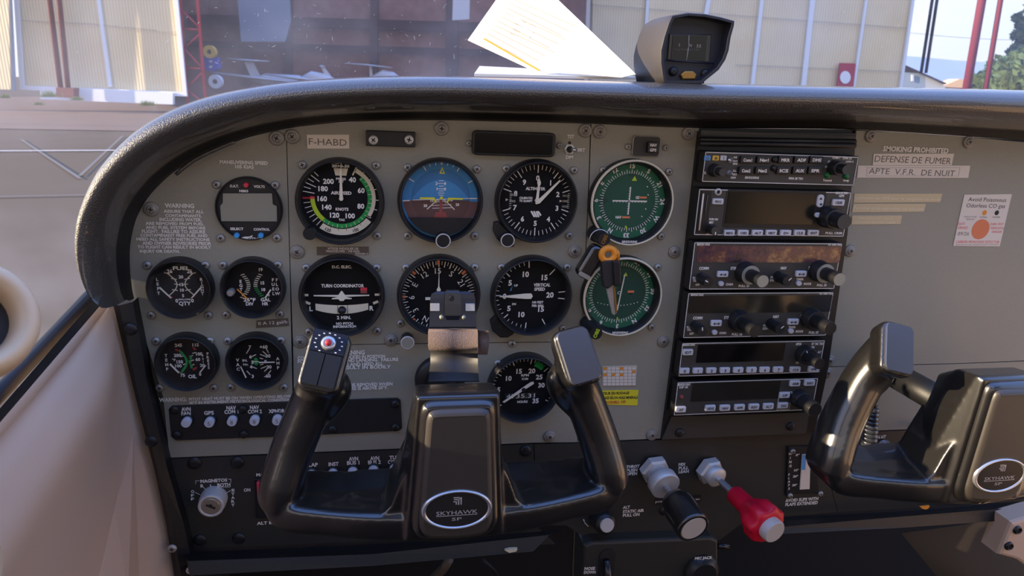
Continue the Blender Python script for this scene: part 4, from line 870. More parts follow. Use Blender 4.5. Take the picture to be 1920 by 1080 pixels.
mb = MB(); lathe_ab(mb,A,B,[(.0034,.018),(.0034,L-.035)],'chrome',20); mb.build('shaft', t)
fl = lambda a,tt: 1+(.085*math.cos(7*a) if L-.0215 < tt < L-.0035 else 0)
mb = MB(); lathe_ab(mb,A,B,[(.0078,L-.056),(.0094,L-.054),(.0100,L-.036),(.0112,L-.032),(.0130,L-.030),(.0178,L-.020),(.0192,L-.018),(.0192,L-.006),(.0176,L-.003),(.0130,L-.0028)],'knob_red',56,flute=fl); k_ = mb.build('knob', t)
mb = MB(); lathe_ab(mb,A,B,[(.0120,L-.004),(.0120,L+.004),(.0108,L+.0055)],'button_grey',36); mb.build('push_button', k_)
A = W(1124,970,-.001); B = W(1139,986,-.024); L = (B-A).length
t = thing('static_air_control', A, 'small black static air knob with a pale grey button below the left yoke grip', 'air control')
mb = MB(); lathe_ab(mb,A,B,[(.0120,0),(.0118,L-.008),(.0104,L-.003),(.0078,L-.002)],'knob_black',32); mb.build('knob', t)
mb = MB(); lathe_ab(mb,A,B,[(.0076,L-.004),(.0075,L-.0004),(.0066,L)],'button_grey',28); mb.build('button', t)
lettering(CP, [('THROT',1174.5,1199,874.5,5.5),('PUSH',1174.5,1195,881.5,5.5),('OPEN',1174.5,1194.5,888,5.5)],Y=-.0010)
lettering(CP, [('MIX',1272.5,1285.5,870.5,5.5),('PULL',1272.5,1291,877.3,5.5),('LEAN',1272.5,1291.5,884,5.5)],Y=-.0010)
lettering(CP, [('ALT',1168,1181,951,5.5),('STATIC AIR',1168,1207.5,958,5.5),('PULL ON',1168,1199,965.3,5.5)],Y=-.0010)
lettering(CP, [('O',1095,1100,860,5)],Y=-.0010)
lettering(CP, [('B',1095,1100,880,5),('P',1095,1100,887,4)],Y=-.0010)
lettering(CP, [  ('AVOID SLIPS WITH',1473,1534,936.5,5.8),('FLAPS EXTENDED',1473,1533,944,5.8)],Y=-.0010)
mb = MB(); flat(mb,[(W(*q,-.001).x,W(*q,-.001).z) for q in ((1100,876),(1104,869),(1102.5,868),(1107,866.5),(1106.5,871.5),(1105.3,870),(1101.5,877))],-.001,'ink_white'); lline(mb,((1094,974),(1097,981),(1103,987)),.0005,-.001); mb.build('marking', CP)
placard('usage_label','black embossed label behind the throttle knob reading prise sta and heures','label',[(1229,935),(1314,928),(1314,941),(1229,947)],'tape_black',[('prise standard   heures',1229,1312,940.5,4.5,'ink_white',935)],Y=-.0011)
screw(CP,1244,958,'dark',-.0007,1.)
# flap indicator
t = thing('flap_indicator', W(1503,880,0), 'black flap position scale with a white and blue pointer behind the right yoke', 'flap indicator')
mb = MB(); p_ = [W(*q,-.003) for q in ((1478,838),(1530,836),(1536,924),(1474,928))]; prism(mb,[(q.x,q.z) for q in p_],-.003,-.0005,'gauge_black',.0005); mb.build('scale_plate', t)
mb = MB(); p_ = [W(*q,-.0045) for q in ((1505,853),(1520,852),(1518,917),(1500,918))]; prism(mb,[(q.x,q.z) for q in p_],-.0045,-.003,'label_white'); p_ = [W(*q,-.0047) for q in ((1505,853),(1512,853),(1510,881),(1503,881))]; flat(mb,[(q.x,q.z) for q in p_],-.0047,'audio_blue'); mb.build('pointer', t)
mb = MB()
for s_,x0,x1,y in (('0°',1492,1499,853),('10°',1489,1497.5,881.5),('20°',1487,1496.5,893),('30°',1485.5,1494.5,909.5)): ptxt(mb,s_,x0,x1,y,4,-.0032)
for i,c_ in enumerate('WING'): ptxt(mb,c_,1480,1484,851+7.5*i,4.5,-.0032)
for i,c_ in enumerate('FLAPS'): ptxt(mb,c_,1477.5,1481.5,890+6.5*i,4,-.0032)
mb.build('lettering', t)
for px,py in ((1486,846),(1481,929),(1538,925)): screw(t,px,py,'small',-.0031,.8)
# cabin heat knob
A = W(1655,838,-.002); B = W(1673,832,-.02); B = A+Vector((0,-.022,0)); L = .022
t = thing('cabin_heat_control', A, 'small chrome collared black heat knob seen inside the right yoke', 'heat control')
mb = MB(); lathe_ab(mb,A,B,[(.0090,0),(.0090,.003),(.0078,.006),(.0078,.012),(.0062,.0125)],'chrome',28); mb.build('collar', t)
mb = MB(); lathe_ab(mb,A,B,[(.0060,.010),(.0066,.016),(.0095,.018),(.0098,.030),(.0085,.032)],'knob_black',28); mb.build('knob', t)
lettering(RP, [('CABIN HT',1630,1661,819.5,6.0),('PULL',1630,1645,828,5.5)],Y=-.001)

# ------------------------------------------------------------------ ledges, pedestal and footwell
def bar(name, label, top_back, top_front, bot, m, cat):
    """three pixel rows with their depth: [(px,py)...], Y"""
    rows = []
    for pts, Y in (top_back, top_front, bot): rows.append([W(*p,Y) for p in pts])
    rows.append([q+Vector((0,.03,0)) for q in rows[-1]])
    mb = MB(); n = len(rows[0]); vs = [q for r_ in rows for q in r_]; k = len(rows)
    mb.add(vs, [[j*n+i,j*n+i+1,(j+1)*n+i+1,(j+1)*n+i] for j in range(k-1) for i in range(n-1)]+[[j*n for j in range(k)],[j*n+n-1 for j in range(k)][::-1]], m)
    return tag(mb.build(name, loc=rows[1][n//2]), label, cat)
LL = bar('panel_ledge','black lower ledge running under the left control yoke',([(345,1036),(700,1021),(1058,993)],-.012),([(352,1052),(700,1039),(1030,1003)],-.034),([(356,1079),(700,1061),(1000,1034)],-.040),'trim_black','ledge')
mb = MB(); p_ = [W(*q,-.0405) for q in ((946,1031),(955,1028.5),(970,1028),(968,1033),(955,1035.5))]; prism(mb,[(q.x,q.z) for q in p_],-.0415,-.0385,'cream'); mb.build('paint_chip', LL)
RL = bar('panel_ledge','black lower ledge running under the right control yoke',([(1400,978),(1700,959),(2080,925)],-.012),([(1440,990),(1700,968),(2080,938)],-.032),([(1450,1002),(1700,989),(2080,962)],-.036),'trim_black','ledge')
mb = MB()
p_ = [W(*q,-.035) for q in ((1725,950),(1743,948),(1740,953),(1735,955),(1728,953))]; prism(mb,[(q.x,q.z) for q in p_],-.0355,-.0335,'orange'); mb.build('paint_chip', RL)
t = thing('pedestal', W(1217,1045,-.03), 'black centre pedestal below the throttle with trim slot and mic jack', 'pedestal')
mb = MB(); p_ = [W(*q,-.016) for q in ((1095,1024),(1110,1017),(1335,1008),(1347,1014),(1346,1140),(1090,1140))]; prism(mb,[(q.x,q.z) for q in p_],-.016,.03,'switch_black',.003); mb.build('housing', t)
mb = MB(); cx,cz,w,h = prect(1121,1029,1150,1130,-.0165); prism(mb, rr(cx,cz,w,h,w/2,8), -.0170,-.0155,'ink_black'); mb.build('trim_slot', t)
mb = MB(); a_ = W(1137,1050,-.020); b_ = W(1145,1120,-.026); tube(mb,[a_,b_],[.0035,.005],'dark_steel',12); mb.build('pointer', t)
mb = MB(); c_ = W(1318,1075,-.022); lathe(mb,c_.x,c_.z,[(.020,-.015),(.019,-.022),(.014,-.026)],'knob_black',32); mb.build('jack_cover', t)
mb = MB()
for a,x0,x1,y,h,y2 in (('NOSE',1096,1116,1066,5.5,1065.5),('DOWN',1095,1117,1073,5.5,1072.5)): ptxt(mb,a,x0,x1,y,h,-.0165,y2=y2)
mb.build('lettering', t); mb = MB()
for a,x0,x1,y,h,y2 in (('MIC JACK',1303,1336,1047,5,1045),): ptxt(mb,a,x0,x1,y,h,-.0525,y2=y2)
lline(mb,((1309,1053),(1326,1052)),.0003,-.0165); flat(mb,[(W(*q,-.0166).x,W(*q,-.0166).z) for q in ((1325,1049.5),(1333,1052),(1326,1054))],-.0166,'ink_white'); mb.build('lettering', t)
mb = MB(); tube(mb,[W(1345,1024,-.008),W(1366,1025,-.008)],.003,'dark_steel',10); mb.build('stub', t)
# footwell: dark firewall, floor, right side trim
mb = MB(); box(mb,(-.30,.30,-.95),(1.2,.32,-.18),'carpet'); tag(mb.build('firewall', loc=(.3,.3,-.5)),kind='structure')
mb = MB(); box(mb,(-.6,-1.6,-.97),(1.2,.32,-.95),'carpet'); tag(mb.build('floor', loc=(.3,-.6,-.95)),kind='structure')
mb = MB(); box(mb,(-.6,-1.62,-.97),(1.2,-1.6,.06),'footwell'); tag(mb.build('wall_back', loc=(.3,-1.6,-.5)),kind='structure')
mb = MB(); box(mb,(-.56,-1.62,.42),(1.18,-.64,.44),'headliner'); tag(mb.build('ceiling', loc=(.3,-.9,.43)),kind='structure')
mb = MB(); box(mb,(-.56,-1.62,-.95),(-.54,-.30,-.16),'door_beige'); box(mb,(-.56,-1.00,-.16),(-.53,-.80,.42),'headliner'); box(mb,(-.288,.006,-.95),(-.272,.33,-.105),'carpet'); tag(mb.build('wall_left', loc=(-.55,-.9,-.5)),kind='structure')
mb = MB(); box(mb,(1.16,-1.62,-.95),(1.18,.0,-.16),'door_beige'); box(mb,(1.15,-1.00,-.16),(1.18,-.80,.42),'headliner'); tag(mb.build('door_2', loc=(1.17,-.9,-.5)),kind='structure')
mb = MB()
rows = [[W(1690,1000,.08),W(1800,985,.05),W(2040,940,.0)],[W(1760,1085,.10),W(1830,1085,.02),W(2060,1090,-.06)],[W(1830,1300,.12),W(1960,1300,0),W(2100,1300,-.1)]]
mb.add([q for r_ in rows for q in r_],[[0,1,4,3],[1,2,5,4],[3,4,7,6],[4,5,8,7]],'footwell',True); tag(mb.build('wall_right', loc=rows[1][1]),kind='structure')
t = thing('side_bracket', W(1900,1025,-.03), 'beige side bracket with two dark socket bolts at the lower right corner', 'bracket')
mb = MB(); p_ = [W(*q,-.05) for q in ((1890,975),(1960,955),(1960,1090),(1900,1045),(1866,1036))]; prism(mb,[(q.x,q.z) for q in p_],-.055,-.03,'door_beige',.004); mb.build('plate', t)
for px,py in ((1911,996),(1895,1026)):
    mb = MB(); c_ = W(px,py,-.058); lathe(mb,c_.x,c_.z,[(.0052,-.054),(.0052,-.0565),(.0040,-.058),(.0032,-.0575),(.0030,-.0562)],'dark_steel',24,cap='ink_black'); mb.build('bolt', t)
# cables hanging in the dark below the left ledge
for i,(lab,pts,m_) in enumerate((('brown flexible hose curving under the left ledge',((842,1050),(832,1066),(815,1082),(800,1100)),'brown_label'),('thin dark cable arcing below the ledge left of the pedestal',((905,1050),(925,1068),(940,1092)),'rubber'))):
    mb = MB(); tube(mb,[W(x,y,.03+.01*k) for k,(x,y) in enumerate(pts)],.005 if i == 0 else .002,m_,10); tag(mb.build('hose' if i == 0 else 'cable', loc=W(*pts[1],.03)),lab,'hose' if i == 0 else 'cable')

# ------------------------------------------------------------------ glareshield
out = [(196,549),(170,527),(152,487),(146,440),(153,390),(184,320),(240,256),(310,210),(400,178),(520,156),(650,146),(780,142.5),(900,144.5),(1100,151),(1300,156),(1600,163),(1900,169),(2150,176)]
inn = [(251,560),(247,540),(243,500),(245,450),(262,395),(300,345),(352,306),(420,274),(505,248),(600,233),(700,227),(820,225.5),(940,228),(1105,232),(1300,240),(1600,243),(1900,262),(2150,282)]
YO = -.045
O_ = [W(*q,YO) for q in out]; I_ = [W(*q,-.002) for q in inn]
def dense(P, k=5):
    r_ = []
    for i in range(len(P)-1):
        a, b, c, d = P[max(i-1,0)], P[i], P[i+1], P[min(i+2,len(P)-1)]
        for j in range(k):
            u = j/k; r_.append(.5*((2*b)+(c-a)*u+(2*a-5*b+4*c-d)*u*u+(3*b-3*c+d-a)*u**3))
    return r_+[P[-1]]
O_, I_ = dense(O_), dense(I_)
prof = [(1.0,-.0012,1),(.98,-.006,1),(.93,-.012,1),(.82,-.016,1),(.80,-.020,1),(.76,-.030,0),(.68,-.042,0),(.56,-.053,0),(.42,-.061,0),(.28,-.064,0),(.15,-.061,0),(.06,-.054,0),(.01,-.045,0),(-.01,-.03,0),(-.01,-.01,0),(0,.03,0),(.02,.15,0),(.05,.33,0)]
mb = MB(); n = len(O_); k = len(prof); vs = []
for o_, i_ in zip(O_, I_):
    for d, y, _ in prof:
        vs.append((o_.x+(i_.x-o_.x)*d, y, o_.z+(i_.z-o_.z)*d))
for i in range(n-1):
    for j in range(k-1): mb.add([], [], 'vinyl')
mb.v = [Vector(v) for v in vs]
for i in range(n-1):
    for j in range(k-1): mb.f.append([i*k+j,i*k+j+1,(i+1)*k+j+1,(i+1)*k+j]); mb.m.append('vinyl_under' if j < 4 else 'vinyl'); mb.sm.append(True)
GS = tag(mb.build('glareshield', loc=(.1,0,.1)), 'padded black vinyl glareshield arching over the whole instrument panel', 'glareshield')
mb = MB(); P_ = [W(*q,-.016) for q in ((330,327),(365,300),(410,278),(440,266))]; tube(mb, dense(P_,4), .0016, 'vinyl', 8); mb.build('edge_bead', GS)

# ------------------------------------------------------------------ compass on the glareshield
C0 = W(1300,95,-.03); u = US(1300,95,-.03)[0]
def cp(px,py,Y=-.03): q = W(px,py,Y); return (q.x,q.z)
t = thing('compass', (C0.x,.0,W(1288,156,-.03).z), 'dark magnetic compass with a rounded hood standing on the glareshield', 'compass')
sec = []                                                # front outline in photo pixels
front = [(1246,156),(1243,140),(1240,118),(1240,95),(1246,70),(1254,45),(1261,30),(1290,25),(1322,27),(1352,33),(1377,40),(1376,48),(1370,70),(1366,95),(1360,112),(1348,130),(1328,146),(1316,156)]
fr = [Vector(W(x,y,-.045)) for x,y in front]; cen = sum(fr,Vector((0,0,0)))/len(fr)
rows = []
for y_, s_, dz in ((-.045,1,0),(-.043,1.03,0),(-.02,1.035,0),(.0,1.02,0),(.018,.98,-.001),(.03,.90,-.002),(.036,.75,-.003),(.037,.4,-.003)):
    rows.append([Vector((cen.x+(p.x-cen.x)*s_, y_, max(cen.z+(p.z-cen.z)*s_+dz, W(1288,157,-.045).z))) for p in fr])
mb = MB(); n = len(fr); mb.add([q for r_ in rows for q in r_],[[j*n+i,j*n+(i+1)%n,(j+1)*n+(i+1)%n,(j+1)*n+i] for j in range(len(rows)-1) for i in range(n)],'compass_grey',True); mb.add(rows[-1],[list(range(n))],'compass_grey')
inner = [cen+(p-cen)*.93+Vector((0,0,0)) for p in fr]
mb.add(fr+inner,[[i,(i+1)%n,n+(i+1)%n,n+i] for i in range(n)],'compass_front')
rec = [Vector((p.x,-.033,p.z)) for p in inner]; mb.add(inner+rec,[[i,(i+1)%n,n+(i+1)%n,n+i] for i in range(n)],'compass_front',False)
mb.add(rec,[list(range(n))],'compass_front'); mb.build('hood', t)
mb = MB(); p_ = [W(*q,-.0345) for q in ((1256,64),(1334,65),(1330,117),(1252,112))]; prism(mb,[(q.x,q.z) for q in p_],-.0345,-.032,'screen_black',.0005); w_ = mb.build('window', t)
mb = MB(); p_ = [W(*q,-.0350) for q in ((1262,66),(1326,67),(1322,115),(1258,112))]; prism(mb,[(q.x,q.z) for q in p_],-.0350,-.0344,'screen_gps')
for s_,x,y in (('3',1273.5,84),('N',1294.5,85),('33',1309,86)): ptxt(mb,s_,x-3,x+(3 if len(s_) == 1 else 5),y,6,-.0352,'ink_dim',False)
for i in range(13): lline(mb,((1266+3.6*i,91.5),(1266+3.6*i,95.5 if i%2 == 0 else 94)),.00012,-.0352,'ink_dim')
lline(mb,((1292,66),(1291,88),(1287,114)),.0002,-.0354); mb.build('compass_card', t)
mb = MB(); c_ = [W(*q,-.036) for q in ((1276,140),(1284,133),(1300,133),(1307,140),(1304,149),(1280,149))]; prism(mb,[(q.x,q.z) for q in c_],-.036,-.032,'brass',.001); mb.build('adjuster', t)
for px,py in ((1262,134),(1322,138)): screw(t,px,py,'dark',-.0335,.8)
mb = MB(); a_, b_ = W(1250,112,-.036), W(1338,119,-.036); tube(mb,[a_,b_],.0007,'compass_front',8); mb.build('window_sill', t)
mb = MB(); box(mb,(W(1250,156,-.03).x,-.028,W(1288,157,-.03).z-.0005),(W(1322,156,-.03).x,.02,W(1288,151,-.03).z),'compass_front'); mb.build('base', t)

# ------------------------------------------------------------------ papers on the glareshield
zt = W(1000,150,-.03).z
t = thing('booklet', W(1040,147,.05), 'thin closed white booklet lying flat on top of the glareshield', 'booklet')
mb = MB(); P_ = [W(889,143,.0),W(1192,150,.0),W(1172,141,.10),W(899,128,.10)]
vs = P_+[q+Vector((0,0,.0022)) for q in P_]; mb.add(vs,[[0,1,2,3],[4,7,6,5],[0,4,5,1],[1,5,6,2],[2,6,7,3],[3,7,4,0]],'paper'); mb.build('pages', t)
t = thing('checklist_card', W(1040,140,.03), 'sunlit white checklist sheet leaning up against the windshield', 'checklist')
q = {'TL':W(936,-30,.10),'TR':W(1005,-30,.085),'L':W(877,75,.075),'BL':W(1000,135,.02),'BR':W(1170,147,.005),'R':W(1192,139,.005)}
nrm = (q['BL']-q['L']).cross(q['TL']-q['L']).normalized(); nrm = nrm if nrm.y < 0 else -nrm
def onp(px,py):
    d = RC.transposed() @ Vector(((px-960)/F,(py-540)/F,1)); d = Vector((d.x,d.z,-d.y)); k_ = (q['L']-CAM).dot(nrm)/d.dot(nrm); return CAM+d*k_+nrm*.0012
P_ = [onp(*e)-nrm*.0012 for e in ((877,75),(1000,132),(1166,145),(1192,139),(1180,127),(1005,-40),(958,-40))]; P_[1] = P_[1]
mb = MB(); o_ = -nrm*.0008
mb.add(P_+[p+o_ for p in P_],[list(range(7)),list(range(7,14))[::-1]]+[[i,(i+1)%7,7+(i+1)%7,7+i] for i in range(7)],'paper'); mb.build('sheet', t)
mb = MB()
def stripe(x0,y0,x1,y1,w,m): 
    a,b = onp(x0,y0),onp(x1,y1); e = nrm.cross(b-a).normalized()*w/2; mb.add([a-e,b-e,b+e,a+e],[[0,1,2,3]],m)
stripe(908,74,1012,134,.0016,'paper_line'); stripe(960,2,908,72,.0003,'tan_label')
for i in range(9): stripe(914+6*i,64-8*i,1010+7*i+8*(i%3),116-8*i,.0004,'paper_line')
for i in range(16):
    x,y = 950+8*(i%4)+5*(i//4), 60-9*(i//4)+4*(i%4); stripe(x,y,x+14,y+8,.0009,'paper_tint')
stripe(945,92,985,114,.0006,'tan_label'); mb.build('printing', t)

# ------------------------------------------------------------------ control yokes
def remesh(o, vox, it=8):
    m = o.modifiers.new('r','REMESH'); m.mode = 'VOXEL'; m.voxel_size = vox; m.use_smooth_shade = True
    s = o.modifiers.new('s','SMOOTH'); s.factor = .5; s.iterations = it
    dg = bpy.context.evaluated_depsgraph_get(); me = bpy.data.meshes.new_from_object(o.evaluated_get(dg))
    o.modifiers.clear(); old = o.data; o.data = me; bpy.data.meshes.remove(old)
    for p in o.data.polygons: p.use_smooth = True
def sq(mb, path, rad, m, seg=20, e=.7, ref=(0,1,0)):      # loft with squarish sections; rad = (across the path in the panel plane, in depth)
    P = [Vector(p) for p in path]; n = len(P); vs = []; D = Vector(ref)
    for i in range(n):
        tt = (P[min(i+1,n-1)]-P[max(i-1,0)]).normalized(); dd = (D-tt*D.dot(tt)).normalized(); sd = tt.cross(dd)
        for k in range(seg):
            a = 2*math.pi*k/seg; c, s = math.cos(a), math.sin(a)
            vs.append(P[i]+sd*(rad[i][0]*math.copysign(abs(c)**e,c))+dd*(rad[i][1]*math.copysign(abs(s)**e,s)))
    mb.add(vs,[[i*seg+k,i*seg+(k+1)%seg,(i+1)*seg+(k+1)%seg,(i+1)*seg+k] for i in range(n-1) for k in range(seg)]+[list(range(seg))[::-1],[(n-1)*seg+k for k in range(seg)]],m,True)
def rpoly(P, r, k=5):
    out = []; n = len(P); P = [Vector(p) for p in P]
    for i in range(n):
        a, b, c = P[i-1], P[i], P[(i+1)%n]; d1 = min(r,(a-b).length*.48); d2 = min(r,(c-b).length*.48); p = b+(a-b).normalized()*d1; q = b+(c-b).normalized()*d2
        for j in range(k+1):
            u = j/k; v = p*(1-u)**2+b*2*u*(1-u)+q*u*u; out.append((v.x,v.y))
    return out
def frame_cap(sg):                                      # centre and axes of a horn's slanted end face
    C = Vector((sg*.0960,-.1285,-.1015)); v = Vector((-sg*.24,.50,.82)).normalized(); u = Vector((1,0,0)); u = (u-v*u.dot(v)).normalized(); n = u.cross(v)
    return C, u, v, n if n.y < 0 else -n
def make_yoke(label):
    t = thing('control_yoke', (0,-.13,-.2), label, 'control yoke', 'pair of control yokes')
    mb = MB()
    for sg in (-1,1):
        C,u_,v_,n_ = frame_cap(sg)
        top = C - n_*.010
        sq(mb,dense([top+v_*.004,Vector((sg*.1005,-.1120,-.124)),Vector((sg*.108,-.110,-.142)),Vector((sg*.1225,-.113,-.177)),Vector((sg*.1318,-.118,-.205)),Vector((sg*.1345,-.119,-.219))],4),
           [(a,b) for a,b in dense2([(.0135,.017),(.0165,.018),(.0165,.0175),(.0165,.019),(.0165,.021),(.015,.021)],4)],'yoke_black',20,.8)
        sq(mb,[Vector((sg*.0935,-.107,-.110)).lerp(Vector((sg*.104,-.109,-.168)),k_/12) for k_ in range(13)],[(.0200*max(.1,math.sin(math.pi*(k_/12)**.7)),.0165*max(.1,math.sin(math.pi*(k_/12)**.7))) for k_ in range(13)],'yoke_black',20,1.)
        W2,H2 = .0155,.0235
        vs = []
        for k_,(dn,s_) in enumerate(((-.016,.92),(-.004,1.),(.001,1.),(.003,.93))):
            for a,b in rr(0,0,2*W2*s_,2*H2*s_,.0075,4): vs.append(C+u_*a+v_*b+n_*dn)
        m_ = 20; mb.add(vs,[[m_*j+i,m_*j+(i+1)%m_,m_*j+m_+(i+1)%m_,m_*j+m_+i] for j in range(3) for i in range(m_)]+[list(range(m_))[::-1],[3*m_+i for i in range(m_)]],'yoke_black')
        prism(mb,[(sg*x,z) for x,z in ((.030,-.165),(.030,-.236),(.078,-.232),(.060,-.2235),(.049,-.212),(.043,-.195))],-.150,-.100,'yoke_black',cap=True)
        vs = [Vector((sg*x,yf if y == 0 else y,z+dz_)) for x,dz_,yf in ((.030,.001,-.152),(.085,0,-.145),(.128,.004,-.133)) for y,z in ((0,-.2190),(-.120,-.2155),(-.099,-.2085),(-.096,-.232),(0,-.234))]
        mb.add(vs,[[5*j+i,5*j+(i+1)%5,5*j+5+(i+1)%5,5*j+5+i] for j in (0,1) for i in range(5)]+[[4,3,2,1,0],[10,11,12,13,14]],'yoke_black')
        sq(mb,dense([Vector((sg*.1345,-.118,-.213)),Vector((sg*.125,-.119,-.2250)),Vector((sg*.095,-.122,-.2280)),Vector((sg*.055,-.126,-.230)),Vector((sg*.0,-.128,-.231))],4),
           dense2([(.011,.020),(.0125,.022),(.0115,.024),(.0125,.027),(.0145,.030)],4),'yoke_black',28,.36)
    vs = []
    for y,wt,wb,zt,zb in ((-.157,.0295,.0375,-.119,-.2385),(-.150,.0315,.041,-.1185,-.243),(-.128,.030,.050,-.1215,-.241),(-.105,.026,.046,-.136,-.236)):
        vs += [(-wb,y,zb),(wb,y,zb),(wt,y,zt),(-wt,y,zt)]
    mb.add(vs,[[4*j+i,4*j+(i+1)%4,4*j+4+(i+1)%4,4*j+4+i] for j in range(3) for i in range(4)]+[[0,1,2,3],[15,14,13,12]],'yoke_black')
    b = mb.build('body', t); remesh(b,.0014,9)
    mb = MB(); q = [(-.0335,-.226),(-.027,-.2365),(0,-.2385),(.027,-.2365),(.0335,-.226),(.0275,-.126),(.0225,-.1215),(-.0225,-.1215),(-.0275,-.126)]
    q = rpoly(q,.007); prism(mb,q,-.1625,-.152,'yoke_black',.0045,smooth=True)
    q = [(-.0285,-.222),(-.0230,-.2320),(0,-.234),(.0230,-.2320),(.0285,-.222),(.0233,-.1300),(.0195,-.1262),(-.0195,-.1262),(-.0233,-.1300)]
    q = rpoly(q,.007); prism(mb,q,-.1665,-.160,'yoke_cover',.0040,smooth=True); mb.build('hub_cover', t)
    em = MB(); ex,ez,ey = 0,-.2065,-.1672
    el = lambda k_,y: [(ex+.0262*k_*math.cos(2*math.pi*i/48),y,ez+.0163*k_*math.sin(2*math.pi*i/48)) for i in range(48)]
    R_ = [el(1.02,-.1660),el(1.0,-.1680),el(.96,-.1685),el(.91,-.1680),el(.89,-.1672)]
    em.add([v for r_ in R_ for v in r_],[[j*48+i,j*48+(i+1)%48,(j+1)*48+(i+1)%48,(j+1)*48+i] for j in range(4) for i in range(48)],'chrome',True); em.add(R_[-1],[list(range(48))],'emblem')
    txt(em,'SKYHAWK',ex,ez-.0022,.031,.0034,-.1674,'satin_alu',0,False); txt(em,'SP',ex,ez-.0078,.0075,.0028,-.1674,'satin_alu',0,False)
    flat(em,[(ex-.0155,ez-.0050),(ex+.0155,ez-.0050),(ex+.0155,ez-.0045),(ex-.0155,ez-.0045)],-.1674,'satin_alu')
    lx,lz,k_ = ex,ez+.0075,.0033
    for pts in (((-1,1),(.6,1),(.35,.75),(-.75,.75)),((-.9,.5),(.2,.55),(-.1,.25),(-.7,.25)),((1,.95),(1,-1),(.75,-1),(.7,.55),(-.2,-.05),(.5,.75)),((.45,.3),(.45,-1),(.15,-1),(.15,.05)),((-.1,-.1),(-.1,-.9),(-.35,-.9),(-.35,-.3),(-.9,-.3),(-.9,.0))):
        flat(em,[(lx+a*k_,lz+b_*k_) for a,b_ in pts],-.1674,'satin_alu')
    em.build('emblem', t)
    return t
def dense2(P, k): 
    r_ = []
    for i in range(len(P)-1):
        for j in range(k): r_.append(tuple(P[i][c]+(P[i+1][c]-P[i][c])*j/k for c in (0,1)))
    return r_+[P[-1]]
def cap_plate(t, sg, dn0, dn1, w, h, r, m, name, seg=5, dv=0.):
    C,u_,v_,n_ = frame_cap(sg); mb = MB()
    rings = [[(a,b) for a,b in rr(0,0,w-2*i_,h-2*i_,r-i_*.5,seg)] for i_ in (0,0,.0008)]; vs = []
    for (ring,d) in zip(rings,(dn0,dn1-.0008,dn1)): vs += [C+u_*a+v_*(b+dv)+n_*d for a,b in ring]
    n = len(rings[0]); mb.add(vs,[[j*n+i,j*n+(i+1)%n,(j+1)*n+(i+1)%n,(j+1)*n+i] for j in range(2) for i in range(n)]+[[2*n+i for i in range(n)]],m,False)
    o = mb.build(name, t); return o
YL = make_yoke('black control yoke with a red button on its left grip')
for o in [c for c in YL.children]: pass
def copy_tree(o, parent=None):
    c = o.copy(); COL.objects.link(c); c.parent = parent
    for ch in o.children: copy_tree(ch, c)
    return c
cap_plate(YL,1,-.002,.0052,.0265,.0430,.005,'yoke_cap','horn_cap')
YR = copy_tree(YL); YR['label'] = 'black control yoke with plain grips in front of the right panel'
_RL[YR.name] = Vector((0,-.13,-.2))
cap_plate(YR,-1,-.002,.0052,.0265,.0430,.005,'yoke_cap','horn_cap')
# the left horn of the left yoke carries switches
cap_plate(YL,-1,-.002,.0045,.0275,.0430,.005,'yoke_black','horn_cap'); 
C,u_,v_,n_ = frame_cap(-1)
def cap_box(a0,a1,b0,b1,d0,d1,m,name):
    mb = MB(); vs = [C+u_*a+v_*b+n_*d for d in (d0,d1) for a,b in ((a0,b0),(a1,b0),(a1,b1),(a0,b1))]
    mb.add(vs,[[0,1,2,3],[4,5,6,7],[0,1,5,4],[1,2,6,5],[2,3,7,6],[3,0,4,7]],m); return mb.build(name, YL)
cap_box(-.0118,-.0004,-.0185,.0050,.003,.0085,'knob_black','trim_switch'); cap_box(.0004,.0118,-.0185,.0050,.003,.0085,'knob_black','trim_switch')
cap_box(-.0125,.0125,.0058,.0215,.003,.0080,'lock_plate','switch_plate')
mb = MB(); A_ = C+v_*.0128+n_*.008; lathe_ab(mb,A_,A_+n_*.01,[(.0054,0),(.0054,.0016),(.0046,.0027),(.0034,.0029)],'chrome',28); tg = mb.build('disconnect_button', YL)
mb = MB(); lathe_ab(mb,A_,A_+n_*.01,[(.0024,.002),(.0023,.0038),(.0017,.0046),(.0006,.0049)],'red',20); mb.build('red_cap', YL)
mb = MB()
for i,ang in enumerate(range(-150,151,24)):
    a_ = math.radians(ang); p = A_+u_*(.0098*math.sin(a_))+v_*(.0075*math.cos(a_))+n_*.0002; mb.add([p-u_*.0007-v_*.0004,p+u_*.0007-v_*.0004,p+u_*.0007+v_*.0004,p-u_*.0007+v_*.0004],[[0,1,2,3]],'ink_white')
mb.build('lettering', YL)
# shafts
for t_, dx in ((YL,0),(YR,0)):
    mb = MB(); tube(mb,[(dx,-.0025,-.172),(dx,-.112,-.172)],.0135,'trim_black',24); lathe(mb,dx,-.172,[(.024,-.001),(.024,-.004),(.021,-.007),(.0175,-.0085),(.0145,-.009)],'gauge_black',32); mb.build('shaft', t_)
mb = MB(); tube(mb,[(-.0135,-.096,-.186),(-.022,-.096,-.190)],.0065,'trim_black',14); tube(mb,[(-.020,-.096,-.189),(-.024,-.096,-.191)],.0035,'steel',10); mb.build('clamp_bolt', YR)
YL.location.x = .0015; YR.location.x = .4768
